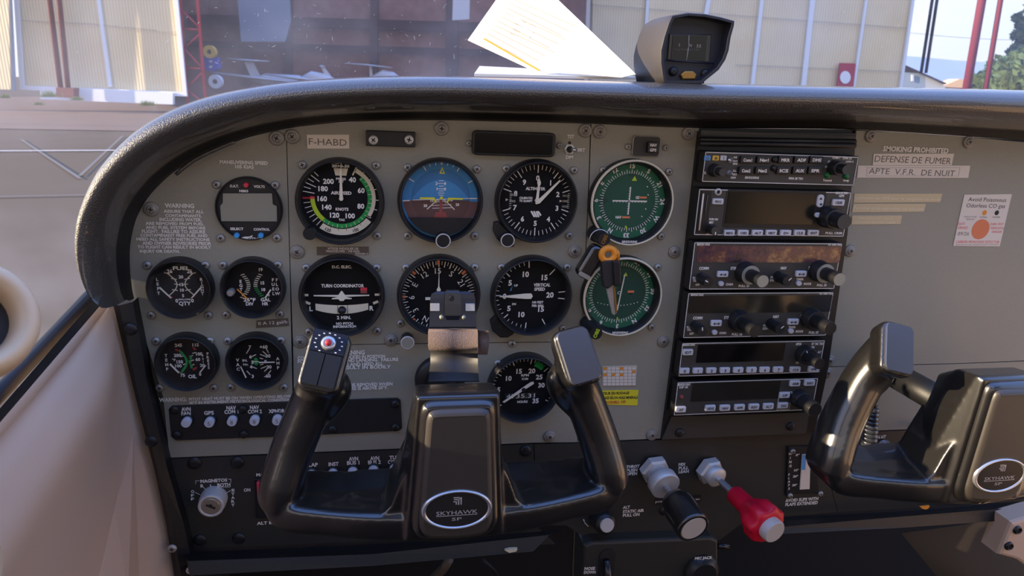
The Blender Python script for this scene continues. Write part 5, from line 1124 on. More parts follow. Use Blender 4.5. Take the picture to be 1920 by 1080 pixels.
# ------------------------------------------------------------------ control lock on the left yoke
t = thing('control_lock', W(848,640,-.09), 'bent metal control lock plate with a grey webbing strap above the left yoke hub', 'control lock')
def strip(mb, rows, m, th=.0012, smooth=True):          # rows: (xl, xr, y, Y)
    vs = []
    for xl,xr,y,Y in rows: vs += [W(xl,y,Y),W((xl+xr)/2,y,Y),W(xr,y,Y)]
    b_ = [v+Vector((0,th,0)) for v in vs]; n = len(rows); k_ = len(vs)
    fs = [[3*i+j,3*i+j+1,3*i+4+j,3*i+3+j] for i in range(n-1) for j in (0,1)]
    fs += [[k_+q for q in f][::-1] for f in fs[:]] + [[3*i,3*i+3,k_+3*i+3,k_+3*i] for i in range(n-1)] + [[3*i+2,3*i+5,k_+3*i+5,k_+3*i+2] for i in range(n-1)] + [[0,1,k_+1,k_],[1,2,k_+2,k_+1],[3*n-3,3*n-2,k_+3*n-2,k_+3*n-3],[3*n-2,3*n-1,k_+3*n-1,k_+3*n-2]]
    mb.add(vs+b_, fs, m, smooth)
mb = MB(); strip(mb,[(807,895,656,-.083),(807,896,672,-.086),(807,896,684,-.0885),(805,897,698,-.097),(804,898,712,-.104),(803,899,716,-.106)],'plate_black',.0016); lo_ = mb.build('lower_plate', t)
mb = MB(); strip(mb,[(819,879,547,-.070),(810,888,551,-.071),(807,891,560,-.072),(806,892,590,-.076),(805,893,613,-.079),(805,893,617,-.0775)],'lock_plate',.0014,False); up_ = mb.build('upper_plate', t)
mb = MB(); strip(mb,[(838,860,545,-.0735),(835,863,549,-.0745),(834,865,570,-.077),(834,864,592,-.079),(838,860,600,-.0785)],'dark_steel',.003,False)
c_ = W(847,560,-.0785); lathe(mb,c_.x,c_.z,[(.0022,-.0765),(.0020,-.0795)],'plate_black',14); mb.build('hasp', up_)
for x0,x1 in ((807,824),(873,890)):
    mb = MB(); strip(mb,[(x0,x1,570,-.0765),(x0,x1,583,-.0775)],'satin_alu',.002,False); mb.build('tab', up_)
for x in (828,870):
    mb = MB(); c_ = W(x,596,-.080); lathe(mb,c_.x,c_.z,[(.0018,-.0775),(.0016,-.0795),(.0007,-.0802)],'lcd',14); mb.build('rivet', up_)
mb = MB(); strip(mb,[(804,895,617,-.082),(803,896,624,-.0865),(803,896,650,-.0885),(804,895,657,-.087)],'webbing',.0022); strip(mb,[(895,916,620,-.083),(897,918,640,-.085),(896,914,665,-.085)],'webbing',.0022); mb.build('strap', t)

# ------------------------------------------------------------------ hanging keys
def ring(mb, c, r, w, m, axis='y', n=28, squash=1., rot=0.):
    P_ = []
    for i in range(n+1):
        a = 2*math.pi*i/n; x, z = r*math.cos(a)*squash, r*math.sin(a); ca, sa = math.cos(rot), math.sin(rot)
        P_.append(Vector(c)+(Vector((x*ca-z*sa,.0,x*sa+z*ca)) if axis == 'y' else Vector((0,x,z))))
    tube(mb,P_,w,m,8,True,False)
t = thing('key_ring', W(1130,450,-.024), 'split steel ring looped over the upper course knob holding the keys', 'key ring', None)
mb = MB(); c_ = W(1124,449,-.020); ring(mb,c_,.0092,.0006,'chrome'); c_ = W(1141,478,-.029); ring(mb,c_,.0068,.0006,'chrome',squash=.8,rot=.4); mb.build('ring', t)
t = thing('key_fob', W(1108,492,-.026), 'black glossy rounded key fob hanging left of the ignition key', 'key fob')
mb = MB(); c_ = W(1109,492,-.030); a_ = math.radians(-28); ca, sa = math.cos(a_), math.sin(a_)
prism(mb,[(c_.x+x*ca-z*sa,c_.z+x*sa+z*ca) for x,z in rr(0,0,.0155,.033,.006)],-.032,-.022,'yoke_cap' if False else 'yoke_black',.003,smooth=True); mb.build('shell', t)
mb = MB(); prism(mb,[(c_.x+x*ca-z*sa,c_.z+x*sa+z*ca) for x,z in rr(0,-.0135,.012,.004,.0015)],-.0325,-.0318,'steel',.0003); mb.build('tip', t)
t = thing('key_tag', W(1141,477,-.03), 'orange folded plastic tag on the key ring', 'key tag')
mb = MB(); c_ = W(1140,477,-.034); ring(mb,c_,.0058,.0030,'orange',squash=1.05,n=24); tube(mb,[W(1150,465,-.031),W(1157,474,-.031),W(1158,488,-.030)],(.0022,.0026,.002),'orange',10); mb.build('loop', t)
t = thing('ignition_key', W(1146,540,-.03), 'black headed key with a worn brass and silver blade hanging over the lower green dial', 'key')
def keypoly(pts): return [(W(x,y,-.036).x,W(x,y,-.036).z) for x,y in pts]
mb = MB(); prism(mb,keypoly(((1127,494),(1133,488),(1156,487),(1160,490),(1163,520),(1159,535),(1150,533),(1139,541),(1131,537),(1128,520))),-.0385,-.0325,'plate_black',.0012); prism(mb,keypoly(((1146,488),(1157,487),(1161,492),(1162,530),(1156,535),(1149,533))),-.0405,-.038,'knob_black',.001); mb.build('head', t)
mb = MB(); prism(mb,keypoly(((1136,532),(1149,529),(1151,545),(1154,570),(1157,586),(1152,591),(1147,588),(1145,577),(1143.5,572),(1142,566),(1141,561),(1139.5,555),(1138,548))),-.0365,-.0345,'steel',.0004); prism(mb,keypoly(((1149,537),(1152.5,537),(1157,583),(1154,588),(1152,575))),-.0370,-.0363,'brass',.0002); mb.build('blade', t)
# coil cord behind the right yoke's left grip
t = thing('coil_cord', W(1630,800,-.02), 'grey coiled cord hanging behind the left grip of the right yoke', 'cord')
mb = MB(); P_ = []; a_, b_ = W(1634,760,-.035), W(1628,855,-.035)
for i in range(12*16+1):
    u = i/(12*16); an = 2*math.pi*i/16; c_ = a_.lerp(b_,u); P_.append(c_+Vector((.0058*math.cos(an),.0058*math.sin(an),0)))
tube(mb,P_,.0024,'dark_steel' if False else 'yoke_cap',8); mb.build('coil', t)
t = thing('cable', W(1700,825,-.01), 'thin black cable looping beside the cabin heat knob', 'cable')
mb = MB(); tube(mb,dense([W(1672,835,-.012),W(1700,838,-.02),W(1712,820,-.02),W(1718,806,-.012),W(1745,800,-.004)],5),.0022,'rubber',10); mb.build('run', t)

# ------------------------------------------------------------------ left door and trim
mb = MB()
A_ = [(190,572),(214,572),(232,640),(250,700),(270,780),(292,880),(318,1000),(330,1110)]; B_ = [(250,566),(254,600),(268,650),(284,720),(310,800),(325,900),(345,1000),(366,1110)]
A_ = [(212,571),(217,590),(231,650),(246,712),(262,775),(290,880),(312,985),(332,1110)]; B_ = [(249,566),(253,590),(266,655),(276,720),(291,780),(314,880),(345,985),(372,1110)]
ra = [W(*p,-.014) for p in A_]; rb = [W(*p,-.014) for p in B_]; n = len(ra)
mid = [a.lerp(b,.45)+Vector((0,-.006,0)) for a,b in zip(ra,rb)]; ba = [p+Vector((0,.016,0)) for p in rb]
mb.add(ra+mid+rb+ba,[[j*n+i,j*n+i+1,(j+1)*n+i+1,(j+1)*n+i] for j in range(3) for i in range(n-1)],'trim_black',False)
TS = tag(mb.build('door_post_trim', loc=mid[3]),'black screwed trim strip running down between the beige door and the panel','trim strip')
for px,py,kd in ((246,617,'dark'),(284,827,'dark'),(323,1028,'small'),(357,1069,'bright')): screw(TS,px,py,kd,-.0215,1.1)
rowsD = [((188,549),(-70,846)),((199,560),(-70,874)),((206,566),(-70,890)),((209,569),(-70,905)),((211,571),(-70,930)),((217,590),(-70,975)),((224,622),(-70,1065)),((246,712),(-70,1220)),((272,815),(-70,1420)),((300,925),(-70,1620)),((340,1115),(-70,1900))]
prot = [0,.000,.003,-.004,.004,.012,.020,.012,.005,.001,0]
def door_pt(i, s): 
    (x0,y0),(x1,y1) = rowsD[i]; Y = -.006-.24*s
    p0 = W(x0,y0,-.006); p1 = W(x1,y1,-.246); q_ = p0.lerp(p1,s); return q_+Vector((prot[i]*min(1,s*3),0,0))
K = 10; colsD = [dense([door_pt(i,s/K) for i in range(3,len(rowsD))],4) for s in range(K+1)]
colsD = [[door_pt(i,s/K) for i in range(3)]+c_ for s,c_ in enumerate(colsD)]; nR = len(colsD[0])
mb = MB(); vs = [colsD[s][i] for i in range(nR) for s in range(K+1)]
for i in range(nR-1):
    for s in range(K): mb.f.append([i*(K+1)+s,i*(K+1)+s+1,(i+1)*(K+1)+s+1,(i+1)*(K+1)+s]); mb.m.append('rubber' if i < 1 else 'door_beige'); mb.sm.append(i not in (0,2,3))
mb.v = vs
mb_door_f = [f for f in mb.f]; _dv = list(mb.v)
DR = mb.build('door_1', loc=door_pt(6,.4)); tag(DR,kind='structure')
mb = MB(); P_ = [W(178,560,-.006),W(60,690,-.10),W(-70,830,-.235)]; tube(mb,[p+Vector((-.004,0,.002)) for p in P_],.0055,'rubber',10); mb.build('window_seal', DR)
from mathutils.bvhtree import BVHTree
_bv = BVHTree.FromPolygons(_dv,mb_door_f)
def ondoor(px,py,off=0.):
    d = RC.transposed() @ Vector(((px-960)/F,(py-540)/F,1)); d = Vector((d.x,d.z,-d.y)).normalized(); h = _bv.ray_cast(CAM,d)[0]
    return (h if h else CAM+d*.55)-d*off
mb = MB(); q_ = [ondoor(250,810,.0005),ondoor(215,950,.0005),ondoor(178,1110,.0005),ondoor(240,1110,.016),ondoor(246,960,.008),ondoor(262,1110,.0005),ondoor(256,960,.0005)]
mb.add(q_,[[0,1,4],[1,2,3,4],[0,4,6],[4,3,5,6]],'door_beige'); mb.build('light_wedge', DR)  # lighter stripe on the door, put into the shape: facets angled for a paler tone
mb = MB(); P_ = [W(-30,850,-.20),W(8,880,-.19),W(30,920,-.185),W(36,965,-.185),W(20,1000,-.19),W(-30,1020,-.2)]; c_ = sum(P_,Vector((0,0,0)))/6
mb.add(P_+[c_+Vector((.004,0,0))],[[i,(i+1)%6,6] for i in range(6)],'door_beige',True); mb.build('pocket_flap', DR)
t = thing('vent_outlet', W(-18,600,-.30), 'blurred round cream ring with a dark centre at the left edge of the view', 'vent')
c_ = W(-56,597,-.30); R_ = 132*US(-22,600,-.30)[0]; d_ = (CAM-c_).normalized()
d_ = (d_+Vector((.25,-.0,.25))).normalized()
mb = MB(); lathe_ab(mb,c_,c_+d_,[(R_*1.0,-.03),(R_*1.02,-.012),(R_*.98,-.002),(R_*.88,.003),(R_*.74,.003),(R_*.64,-.002),(R_*.6,-.012)],'vent_cream',40,cap='plate_black'); mb.build('rim', t)

# ------------------------------------------------------------------ windshield
mb = MB(); nx, nz = 14, 10
def wsp(i,j):
    x = -.85+2.1*i/nx; u = j/nz; z = -.30+.95*u; return Vector((x, .42-.50*u-.25*((x-.2)/1.05)**2, z))
mb.add([wsp(i,j) for j in range(nz+1) for i in range(nx+1)],[[j*(nx+1)+i,j*(nx+1)+i+1,(j+1)*(nx+1)+i+1,(j+1)*(nx+1)+i] for j in range(nz) for i in range(nx)],'windshield',True)
WS = tag(mb.build('window_1', loc=wsp(7,5)),kind='structure')
mb = MB()
for i in range(110):
    px = random.uniform(30,1850) if i%3 == 0 else random.uniform(360,900); py = random.uniform(0,300) if px < 300 else random.uniform(0,140)
    d = RC.transposed() @ Vector(((px-960)/F,(py-540)/F,1)); d = Vector((d.x,d.z,-d.y)); k_ = .5
    for _ in range(30):
        p = CAM+d*k_; ii = (p.x+.85)/2.1*nx; jj = (p.z+.30)/.95*nz; yw = .42-.50*jj/nz-.25*((p.x-.2)/1.05)**2; k_ += (yw-.004-p.y)/d.y*.7
    p = CAM+d*k_; an = random.uniform(0,3.14) if i%2 else random.uniform(.6,1.4); L_ = random.choice((.0006,.0008,.0010,.002,.003,.0045,.006)); w_ = random.uniform(.00012,.0003) if L_ > .0015 else .0004
    a_ = Vector((math.cos(an),0,math.sin(an))); b_ = Vector((-math.sin(an),0,math.cos(an))); mb.add([p-a_*L_/2,p+b_*w_,p+a_*L_/2,p-b_*w_],[[0,1,2,3]],'ink_white')
sc_ = mb.build('scratches', WS); sc_['kind'] = 'stuff'

# ------------------------------------------------------------------ outside: apron, hangars, gliders, hill
def ray(px,py):
    d = RC.transposed() @ Vector(((px-960)/F,(py-540)/F,1)); return Vector((d.x,d.z,-d.y)).normalized()
UP = ray(1920,172).cross(ray(0,140)).normalized(); UP = UP if UP.z > 0 else -UP
FW = ray(960,156); FW = (FW-UP*FW.dot(UP)).normalized(); RT = FW.cross(UP)
EH = 1.5; G0 = CAM-UP*EH
def E(x,y,z): return G0+RT*x+FW*y+UP*z                  # outside frame: right, forward, up from the ground under the pilot
def EF(px,py,D):                                        # point of the photo on the upright plane D metres ahead
    d = ray(px,py); return CAM+d*(D/d.dot(FW))
def EG(px,py):
    d = ray(px,py); return CAM+d*(-EH/d.dot(UP))
def wave(name, rgb, rgb2, scale, axis):
    m = bpy.data.materials.new(name); m.use_nodes = True; t = m.node_tree; b = t.nodes['Principled BSDF']; b.inputs['Roughness'].default_value = .6
    tc = N(t,'ShaderNodeTexCoord'); w = N(t,'ShaderNodeTexWave'); w.inputs['Scale'].default_value = scale; w.bands_direction = 'DIAGONAL' if axis is None else axis
    bp = N(t,'ShaderNodeBump'); bp.inputs['Strength'].default_value = .25; bp.inputs['Distance'].default_value = .03
    mp = N(t,'ShaderNodeVectorMath', operation='DOT_PRODUCT'); mp.inputs[1].default_value = RT
    cb = N(t,'ShaderNodeCombineXYZ'); ns = N(t,'ShaderNodeTexNoise'); ns.inputs['Scale'].default_value = .5; mx = N(t,'ShaderNodeMix', data_type='RGBA')
    mx.inputs['A'].default_value = (lin(rgb[0]),lin(rgb[1]),lin(rgb[2]),1); mx.inputs['B'].default_value = (lin(rgb2[0]),lin(rgb2[1]),lin(rgb2[2]),1)
    t.links.new(tc.outputs['Object'],mp.inputs[0]); t.links.new(mp.outputs['Value'],cb.inputs[0]); t.links.new(cb.outputs[0],w.inputs['Vector'])
    t.links.new(w.outputs['Fac'],bp.inputs['Height']); t.links.new(bp.outputs[0],b.inputs['Normal']); t.links.new(tc.outputs['Object'],ns.inputs['Vector'])
    mm = N(t,'ShaderNodeMath', operation='MULTIPLY_ADD'); t.links.new(w.outputs['Fac'],mm.inputs[0]); mm.inputs[1].default_value = .55; t.links.new(ns.outputs['Fac'],mm.inputs[2])
    ms = N(t,'ShaderNodeMath', operation='SUBTRACT'); t.links.new(mm.outputs[0],ms.inputs[0]); ms.inputs[1].default_value = .3
    t.links.new(ms.outputs[0],mx.inputs['Factor']); t.links.new(mx.outputs['Result'],b.inputs['Base Color']); M[name] = m
wave('cladding',(232,220,186),(206,190,152),2.4,'X')
mat('frame_white',(222,230,240),.6); mat('pole_red',(132,52,62),.6); mat('pole_brown',(112,62,58),.6); mat('lattice_red',(182,62,74),.6)
mat('asphalt',(104,90,72),.95,spec=.08,noise=.12,nscale=.8,bump=.3,bscale=60); mat('concrete',(132,112,94),.95,spec=.08,noise=.08,nscale=.6)
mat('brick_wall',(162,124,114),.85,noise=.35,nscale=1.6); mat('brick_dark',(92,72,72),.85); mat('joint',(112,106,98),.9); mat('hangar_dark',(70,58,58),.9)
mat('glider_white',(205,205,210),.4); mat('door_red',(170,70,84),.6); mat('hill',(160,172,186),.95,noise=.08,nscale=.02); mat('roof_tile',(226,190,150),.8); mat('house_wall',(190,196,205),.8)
mat('drum_blue',(60,84,200),.5); mat('drum_yellow',(226,190,90),.5); mat('leaf',(186,192,92),.8,noise=.35,nscale=.8); mat('leaf_dark',(116,126,80),.8,noise=.3,nscale=.8); mat('weed',(96,116,62),.8); mat('bark',(84,66,50),.9)
mat('grey_house',(150,166,186),.7)
def quadmb(mb, P, m, th=0.): 
    mb.add(P,[list(range(len(P)))],m)
    if th:
        o = FW*th; n = len(P); Q = [p+o for p in P]; mb.add(P+Q,[[n+i for i in range(n)][::-1]]+[[i,(i+1)%n,n+(i+1)%n,n+i] for i in range(n)],m)
mb = MB(); quadmb(mb,[E(-400,-60,-.02),E(400,-60,-.02),E(400,900,-.02),E(-400,900,-.02)],'asphalt'); tag(mb.build('apron_ground', loc=E(0,20,0)),kind='structure')
DF = 32.                                                # left doors
mb = MB(); a = [EG(-300,236),EG(800,255),EG(800,172),EG(-300,186)]; quadmb(mb,[p+UP*.0 for p in a],'concrete'); tag(mb.build('pavement', loc=a[0]),kind='structure')
mb = MB()
for pts,w in ((((-100,284),(320,282)),.06),):
    p,q_ = EG(*pts[0])+UP*.01,EG(*pts[1])+UP*.01; e = FW*w; mb.add([p-e,q_-e,q_+e,p+e],[[0,1,2,3]],'ink_white')
tag(mb.build('ground_line', loc=EG(100,284)),'thin white painted line across the apron at the left','painted line')
mb = MB()
for pts in (((40,262),(150,335)),((150,330),(230,255)),((0,232),(400,240)),((-50,370),(200,365)),((0,214),(420,214))):
    p,q_ = EG(*pts[0])+UP*.006,EG(*pts[1])+UP*.006; e = (q_-p).cross(UP).normalized()*.025; mb.add([p-e,q_-e,q_+e,p+e],[[0,1,2,3]],'joint')
o_ = mb.build('pavement_joint', loc=EG(100,300)); tag(o_,kind='structure')
# left sliding doors
def slab(mb, pts, D, m, th=.12): quadmb(mb,[EF(x,y,D) for x,y in pts],m,th)
T = -420                                                # the facade runs on above the frame
def ex(x0,y0,x1,y1,Y): return x0+(x1-x0)*(Y-y0)/(y1-y0)
t = thing('hangar_door', EF(200,190,DF), 'tall cream corrugated hangar door with white frame left of the open bay', 'hangar door')
mb = MB(); slab(mb,[(ex(28,0,40,168,T),T),(ex(330,0,347,180,T),T),(347,176),(40,166)],DF,'cladding'); mb.build('sheet', t)
for (x0,y0,x1,y1,w,nm) in ((30,0,41,168,8,'frame_post'),(184,0,206,163,6,'frame_post'),(330,0,347,181,7,'frame_post')):
    mb = MB(); slab(mb,[(ex(x0,y0,x1,y1,T)-w/2,T),(ex(x0,y0,x1,y1,T)+w/2,T),(x1+w/2,y1),(x1-w/2,y1)],DF-.15,'frame_white',.1); mb.build(nm, t)
mb = MB(); slab(mb,[(39,160),(349,173),(349,181),(39,168)],DF-.14,'frame_white',.1); mb.build('bottom_rail', t)
mb = MB()
for pts in ((40,38,184,45),(186,46,330,60)): slab(mb,[(pts[0],pts[1]),(pts[2],pts[3]),(pts[2],pts[3]+1),(pts[0],pts[1]+1)],DF-.13,'ink_dim',.02)
mb.build('sheet_seam', t)
mb = MB(); slab(mb,[(75,162),(324,174),(324,196),(75,186)],DF-.35,'frame_white',.2); tag(mb.build('door_guard', loc=EF(200,185,DF-.3)),'long low white painted wall strip at the foot of the cream hangar door','low wall')
t = thing('hangar_door', EF(5,180,DF-1), 'bright yellow edge of a hangar door at the far left of the view', 'hangar door')
mb = MB(); slab(mb,[(-260,T),(ex(16,0,20,165,T),T),(20,168),(-260,160)],DF-1,'cladding'); mb.build('sheet', t)
mb = MB(); slab(mb,[(ex(18,0,26,165,T)-3,T),(ex(18,0,26,165,T)+3,T),(28,170),(22,170)],DF-.9,'grey_house',.1); mb.build('frame_post', t)
# pipe poles
def pole(mb, D, x0,y0,x1,y1, r, m): tube(mb,[EF(ex(x0,y0,x1,y1,T),T,D),EF(x1,y1,D)],r,m,12)
t = thing('twin_pole', EF(122,180,DF-.8), 'pair of brown steel poles on a brown foot in front of the cream hangar door', 'pole')
for x0,x1 in ((93,114),(111,128)):
    mb = MB(); pole(mb,DF-.8,x0,0,x1,168,.105,'pole_brown'); mb.build('pole', t)
mb = MB(); slab(mb,[(105,164),(138,165),(138,184),(105,182)],DF-1.3,'pole_brown',.4); mb.build('foot', t)
t = thing('twin_pole', EF(1740,135,60.), 'thin pair of dark poles beside the hangar edge against the sky', 'pole')
for x0,x1 in ((1748,1727),(1757,1736)):
    mb = MB(); pole(mb,60.,x0,0,x1,137,.12,'hangar_dark'); mb.build('pole', t)
t = thing('twin_pole', EF(1840,180,30.), 'thick pair of dark red poles against the sky at the right', 'pole')
for x0,x1,r_ in ((1841,1812,.16),(1876,1848,.10)):
    mb = MB(); tube(mb,[EF(ex(x0,0,x1,168,T),T,30.),EF(ex(x0,0,x1,168,185),185,30.)],r_,'pole_red',14); mb.build('pole', t)
# right facade
t = thing('hangar_door', EF(1400,165,38.), 'wide cream hangar door wall with white strips behind the compass', 'hangar door')
mb = MB(); slab(mb,[(ex(1103,0,1098,150,T),T),(ex(1713,0,1692,165,T),T),(1689,190),(1096,190)],38.,'cladding'); mb.build('sheet', t)
for x0,x1,w in ((1104,1099,7),(1215,1205,6),(1329,1300,8),(1429,1411,7),(1524,1507,9),(1625,1602,5),(1713,1690,5)):
    mb = MB(); slab(mb,[(ex(x0,0,x1,160,T)-w/2,T),(ex(x0,0,x1,160,T)+w/2,T),(ex(x0,0,x1,160,190)+w/2,190),(ex(x0,0,x1,160,190)-w/2,190)],37.8,'frame_white',.15); mb.build('strip', t)
mb = MB()
for q in (((1105,8),(1700,52)),((1380,121),(1695,134))): slab(mb,[q[0],q[1],(q[1][0],q[1][1]+1),(q[0][0],q[0][1]+1)],37.85,'ink_dim',.02)
mb.build('sheet_seam', t)
mb = MB(); slab(mb,[(1575,118),(1605,119),(1600,165),(1569,165)],37.7,'door_red',.1); dd_ = mb.build('wicket_door', t)
mb = MB(); mb.add([EF(1585+10*math.cos(math.radians(q)),145+12*math.sin(math.radians(q)),37.65) for q in range(0,360,15)],[list(range(24))],'frame_white'); mb.build('round_pane', dd_)
# open bay
mb = MB()
slab(mb,[(230,-420),(1210,-420),(1210,190),(230,190)],58.,'brick_wall'); 
tag(mb.build('wall_back', loc=EF(700,100,58.)),kind='structure')
mb = MB(); 
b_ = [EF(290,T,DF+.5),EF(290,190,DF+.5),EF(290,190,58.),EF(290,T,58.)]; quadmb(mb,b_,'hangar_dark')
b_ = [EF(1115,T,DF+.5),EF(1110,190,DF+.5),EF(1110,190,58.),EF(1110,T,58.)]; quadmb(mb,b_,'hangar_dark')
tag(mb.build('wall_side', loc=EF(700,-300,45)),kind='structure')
for i,(x0,x1,w,lab) in enumerate(((462,462,16,'leftmost dark column against the brick back wall of the hangar'),(545,540,12,'dark column against the brick back wall left of the middle'),(705,700,14,'dark column against the brick wall right of the middle'),(850,846,22,'dark column against the brick wall beside the leaning sheet'))):
    mb = MB(); slab(mb,[(x0-w/2,T),(x0+w/2,T),(x1+w/2,160),(x1-w/2,160)],57.,'brick_dark',.4); tag(mb.build('wall_column', loc=EF(x1,150,57)),lab,'column','columns on the hangar back wall')
for i,(y0,y1,lab) in enumerate(((26,44,'upper dark beam along the brick hangar wall'),(76,88,'lower dark beam along the brick hangar wall'))):
    mb = MB(); slab(mb,[(350,y0),(1105,y0+22),(1105,y0+22+y1-y0),(350,y1)],57.2,'brick_dark',.2); tag(mb.build('wall_beam', loc=EF(700,y0,57.2)),lab,'beam','beams on the hangar back wall')
mb = MB(); slab(mb,[(440,-60),(540,-60),(545,40),(535,78),(452,78)],52.,'grey_house',.1); tag(mb.build('wall_panel', loc=EF(500,30,52)),'pale grey panel hanging in the hangar behind the dusty glass','panel')
mb = MB(); slab(mb,[(850,-40),(882,-40),(880,36),(848,38)],50.,'frame_white',.1); tag(mb.build('wall_panel', loc=EF(865,20,50)),'small white sheet in the hangar left of the checklist card','panel')
# lattice post
t = thing('lattice_post', EF(378,190,DF+.4), 'red lattice steel post at the left edge of the open hangar', 'lattice post')
mb = MB(); pole(mb,DF+.4,370,0,386,195,.075,'lattice_red'); mb.build('upright', t)
mb = MB(); pole(mb,DF+.4,338,0,352,195,.06,'lattice_red'); mb.build('upright', t)
for x0,y0,x1,y1 in ((342,-5,373,-30),(342,20,374,52),(343,54,375,56),(346,90,376,62),(346,92,380,128),(348,127,380,129),(350,165,381,134),(350,168,384,195)):
    mb = MB(); tube(mb,[EF(x0,y0,DF+.4),EF(x1,y1,DF+.4)],.035,'lattice_red',8); mb.build('brace', t)
# reels beside the post
def disc(mb, px, py, rpx, hole, D, m, th=.3):
    c_ = EF(px,py,D); u_ = D/F*rpx; P_ = [c_+RT*(u_*math.cos(2*math.pi*i/28))+UP*(u_*math.sin(2*math.pi*i/28)) for i in range(28)]; Q = [c_+(p-c_)*hole for p in P_]; b_ = [p+FW*th for p in P_]
    mb.add(P_+Q+b_,[[i,(i+1)%28,28+(i+1)%28,28+i] for i in range(28)]+[[i,(i+1)%28,56+(i+1)%28,56+i] for i in range(28)],m); mb.add([q+FW*.05 for q in Q],[list(range(28))],'hangar_dark')
for lab,x,y,r_,m_ in (('yellow wheel hub hanging high beside the red lattice post',392,97,11,'drum_yellow'),('white wheel with a dark hub hanging low beside the red lattice post',403,153,12,'frame_white')):
    mb = MB(); disc(mb,x,y,r_,.36,39.,m_); tag(mb.build('wheel', loc=EF(x,y,39)),lab,'wheel')
t = thing('drum', EF(395,130,40), 'blue drum with two white marks beside the red lattice post', 'drum')
mb = MB(); slab(mb,[(383,107),(407,108),(409,128),(400,134),(384,131)],40.,'drum_blue',.4); mb.build('body', t)
mb = MB(); 
for y in (115,125): slab(mb,[(392,y-2),(398,y-2),(398,y+2),(392,y+2)],39.98,'frame_white',.01)
mb.build('mark', t)
# gliders inside
def glider(label, D, wing, body, tail, grp='aircraft parked in the hangar'):
    t = thing('glider', EF(body[0][0],body[0][1],D), label, 'glider', grp)
    mb = MB(); P_ = [EF(x,y,D) for x,y in wing]; th = [.05]+[.10]*(len(P_)-2)+[.05]; sq(mb,P_,[(h_,.5) for h_ in th],'glider_white',12,1.,ref=FW); mb.build('wing', t)
    mb = MB(); P_ = [EF(x,y,D) for x,y in body]; tube(mb,P_,[.12]+[.38]*(len(P_)-2)+[.15],'glider_white',14); mb.build('fuselage', t)
    if tail:
        mb = MB(); slab(mb,tail[0],D,'glider_white',.12); mb.build('fin', t); mb = MB(); sq(mb,[EF(x,y,D) for x,y in tail[1]],[(.03,.3),(.05,.4),(.03,.3)],'glider_white',10,1.,ref=FW); mb.build('tailplane', t)
glider('white glider with a long low wing and tall fin, leftmost in the hangar',44.,[(405,137),(480,146),(570,156)],[(470,150),(500,150),(560,153),(600,158)],([(458,116),(474,116),(488,145),(470,144)],[(428,110),(465,113),(503,115)]))
glider('white light aircraft with a domed nose in the middle of the hangar',42.,[(500,139),(560,147),(640,155)],[(560,150),(585,146),(605,150),(640,158)],([(600,124),(606,124),(622,145),(612,146)],[(600,124),(604,124),(608,125)]))
glider('white aircraft with a high straight tailplane at the right of the hangar',46.,[(690,152),(720,150),(760,152)],[(690,150),(720,142),(735,146),(760,158)],([(692,124),(697,124),(699,150),(694,150)],[(648,119),(690,122),(735,127)]))
# hill, houses, trees at the right
mb = MB(); cr_ = [(1600,100),(1700,105),(1740,108),(1790,113),(1840,116),(1900,112),(2000,118),(2300,120)]; P_ = [EF(x,y,700.) for x,y in cr_]; Q = [EF(x,175,420.) for x,y in cr_]
n = len(P_); mb.add(P_+Q,[[i,i+1,n+i+1,n+i] for i in range(n-1)],'hill',True); tag(mb.build('hill_terrain', loc=P_[3]),kind='structure')
t = thing('house', EF(1735,160,90.), 'low grey house with a dark sloping roof edge between hangar and red poles', 'house')
mb = MB(); slab(mb,[(1690,135),(1735,138),(1735,200),(1690,200)],90.,'grey_house',4.); mb.build('wall', t)
mb = MB(); slab(mb,[(1735,142),(1772,160),(1772,200),(1735,200)],90.,'house_wall',4.); mb.build('gable', t)
mb = MB(); slab(mb,[(1698,122),(1775,156),(1774,158),(1697,124)],89.5,'hangar_dark',4.); mb.build('roof', t)
mb = MB(); slab(mb,[(1709,140),(1713,140),(1713,152),(1709,152)],89.8,'frame_white',.1); mb.build('window', t)
t = thing('house', EF(1790,160,110.), 'house with a sunlit orange tiled roof behind the red poles', 'house')
mb = MB(); slab(mb,[(1764,163),(1800,148),(1830,150),(1830,166)],110.,'roof_tile',3.); mb.build('roof', t)
mb = MB(); slab(mb,[(1764,163),(1830,163),(1830,200),(1764,200)],110.4,'house_wall',3.); mb.build('wall', t)
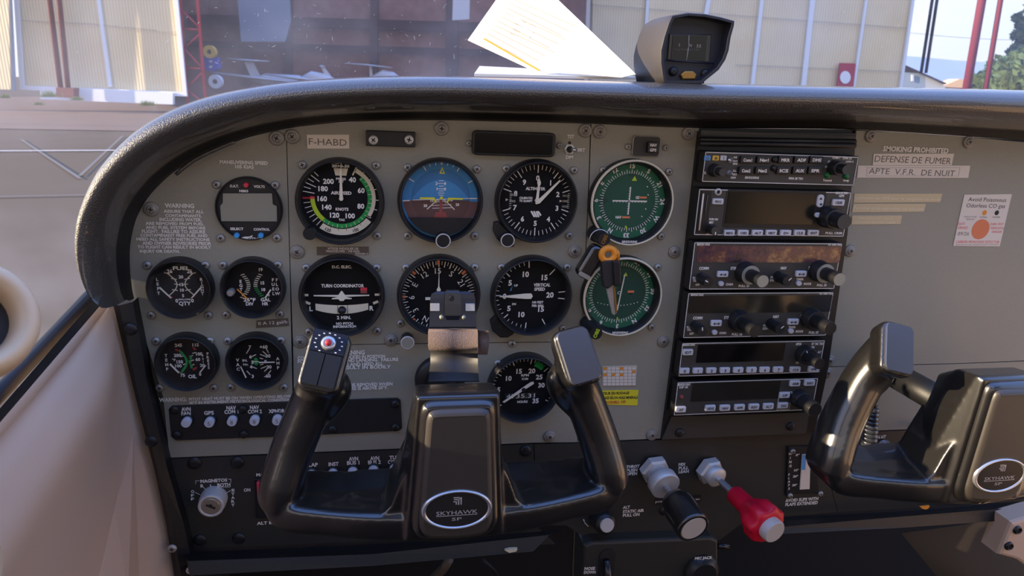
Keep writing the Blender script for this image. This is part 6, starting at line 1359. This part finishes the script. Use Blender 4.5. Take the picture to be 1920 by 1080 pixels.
mb = MB(); tube(mb,[EF(1690,60,120.),EF(1780,69,120.),EF(1860,74,120.),EF(2100,80,120.)],.03,'hangar_dark',6); tag(mb.build('overhead_wire', loc=EF(1780,69,120)),'thin overhead wire crossing the sky at the right','wire')
def foliage(mb, blobs, n, size, D, m):
    for px,py,r_ in blobs:
        c_ = EF(px,py,D); u_ = D/F*r_
        for _ in range(n):
            v = Vector((random.gauss(0,1),random.gauss(0,1),random.gauss(0,1))).normalized()*u_*random.uniform(.55,1.); p = c_+v
            a = Vector((random.uniform(-1,1),random.uniform(-1,1),random.uniform(-1,1))).normalized(); b_ = a.cross(v).normalized(); s_ = size*random.uniform(.6,1.3)
            mb.add([p-a*s_,p+b_*s_*.6,p+a*s_,p-b_*s_*.6],[[0,1,2,3]],m)
def tree(label, D, blobs, m, trunk, n=420, size=.22, cat='tree'):
    t = thing('bush' if cat == 'bush' else 'tree', EF(*trunk[0],D), label, cat)
    mb = MB(); foliage(mb,blobs,n,size,D,m); mb.build('crown', t)
    mb = MB(); tube(mb,[EF(*p,D) for p in trunk],[.22,.10],'bark',10); mb.build('trunk', t)
tree('yellow green bushy tree behind the two red poles at the right edge',40.,[(1850,160,30),(1880,140,34),(1910,125,30),(1945,130,45),(1900,170,40),(1836,172,18)],'leaf',((1890,215),(1890,150)))
tree('dark conifer rising behind the bushy tree in the upper right corner',46.,[(1910,95,14),(1925,70,18),(1908,65,9),(1915,45,9),(1907,33,6),(1930,100,26),(1940,30,25),(1897,97,8)],'leaf_dark',((1945,215),(1940,60)),300,.2)
# weeds at the foot of the doors
for i,(x,y,s_,lab) in enumerate(((92,182,12,'green weed clump left of the brown pole foot'),(145,188,7,'small weeds right of the brown pole foot'),(275,198,9,'weeds growing at the right end of the white low wall'),(72,197,6,'weeds in the pavement crack at the left'),(8,184,8,'weeds at the far left door foot'))):
    mb = MB(); D = 30.5
    for _ in range(160):
        p = EF(x+random.gauss(0,s_*.7),y,D); tip = p+UP*random.uniform(.05,.028*s_)+RT*random.uniform(-.08,.08); mb.add([p-RT*.015,p+RT*.015,tip],[[0,1,2]],'weed')
    tag(mb.build('weed', loc=EF(x,y,D)),lab,'weed')
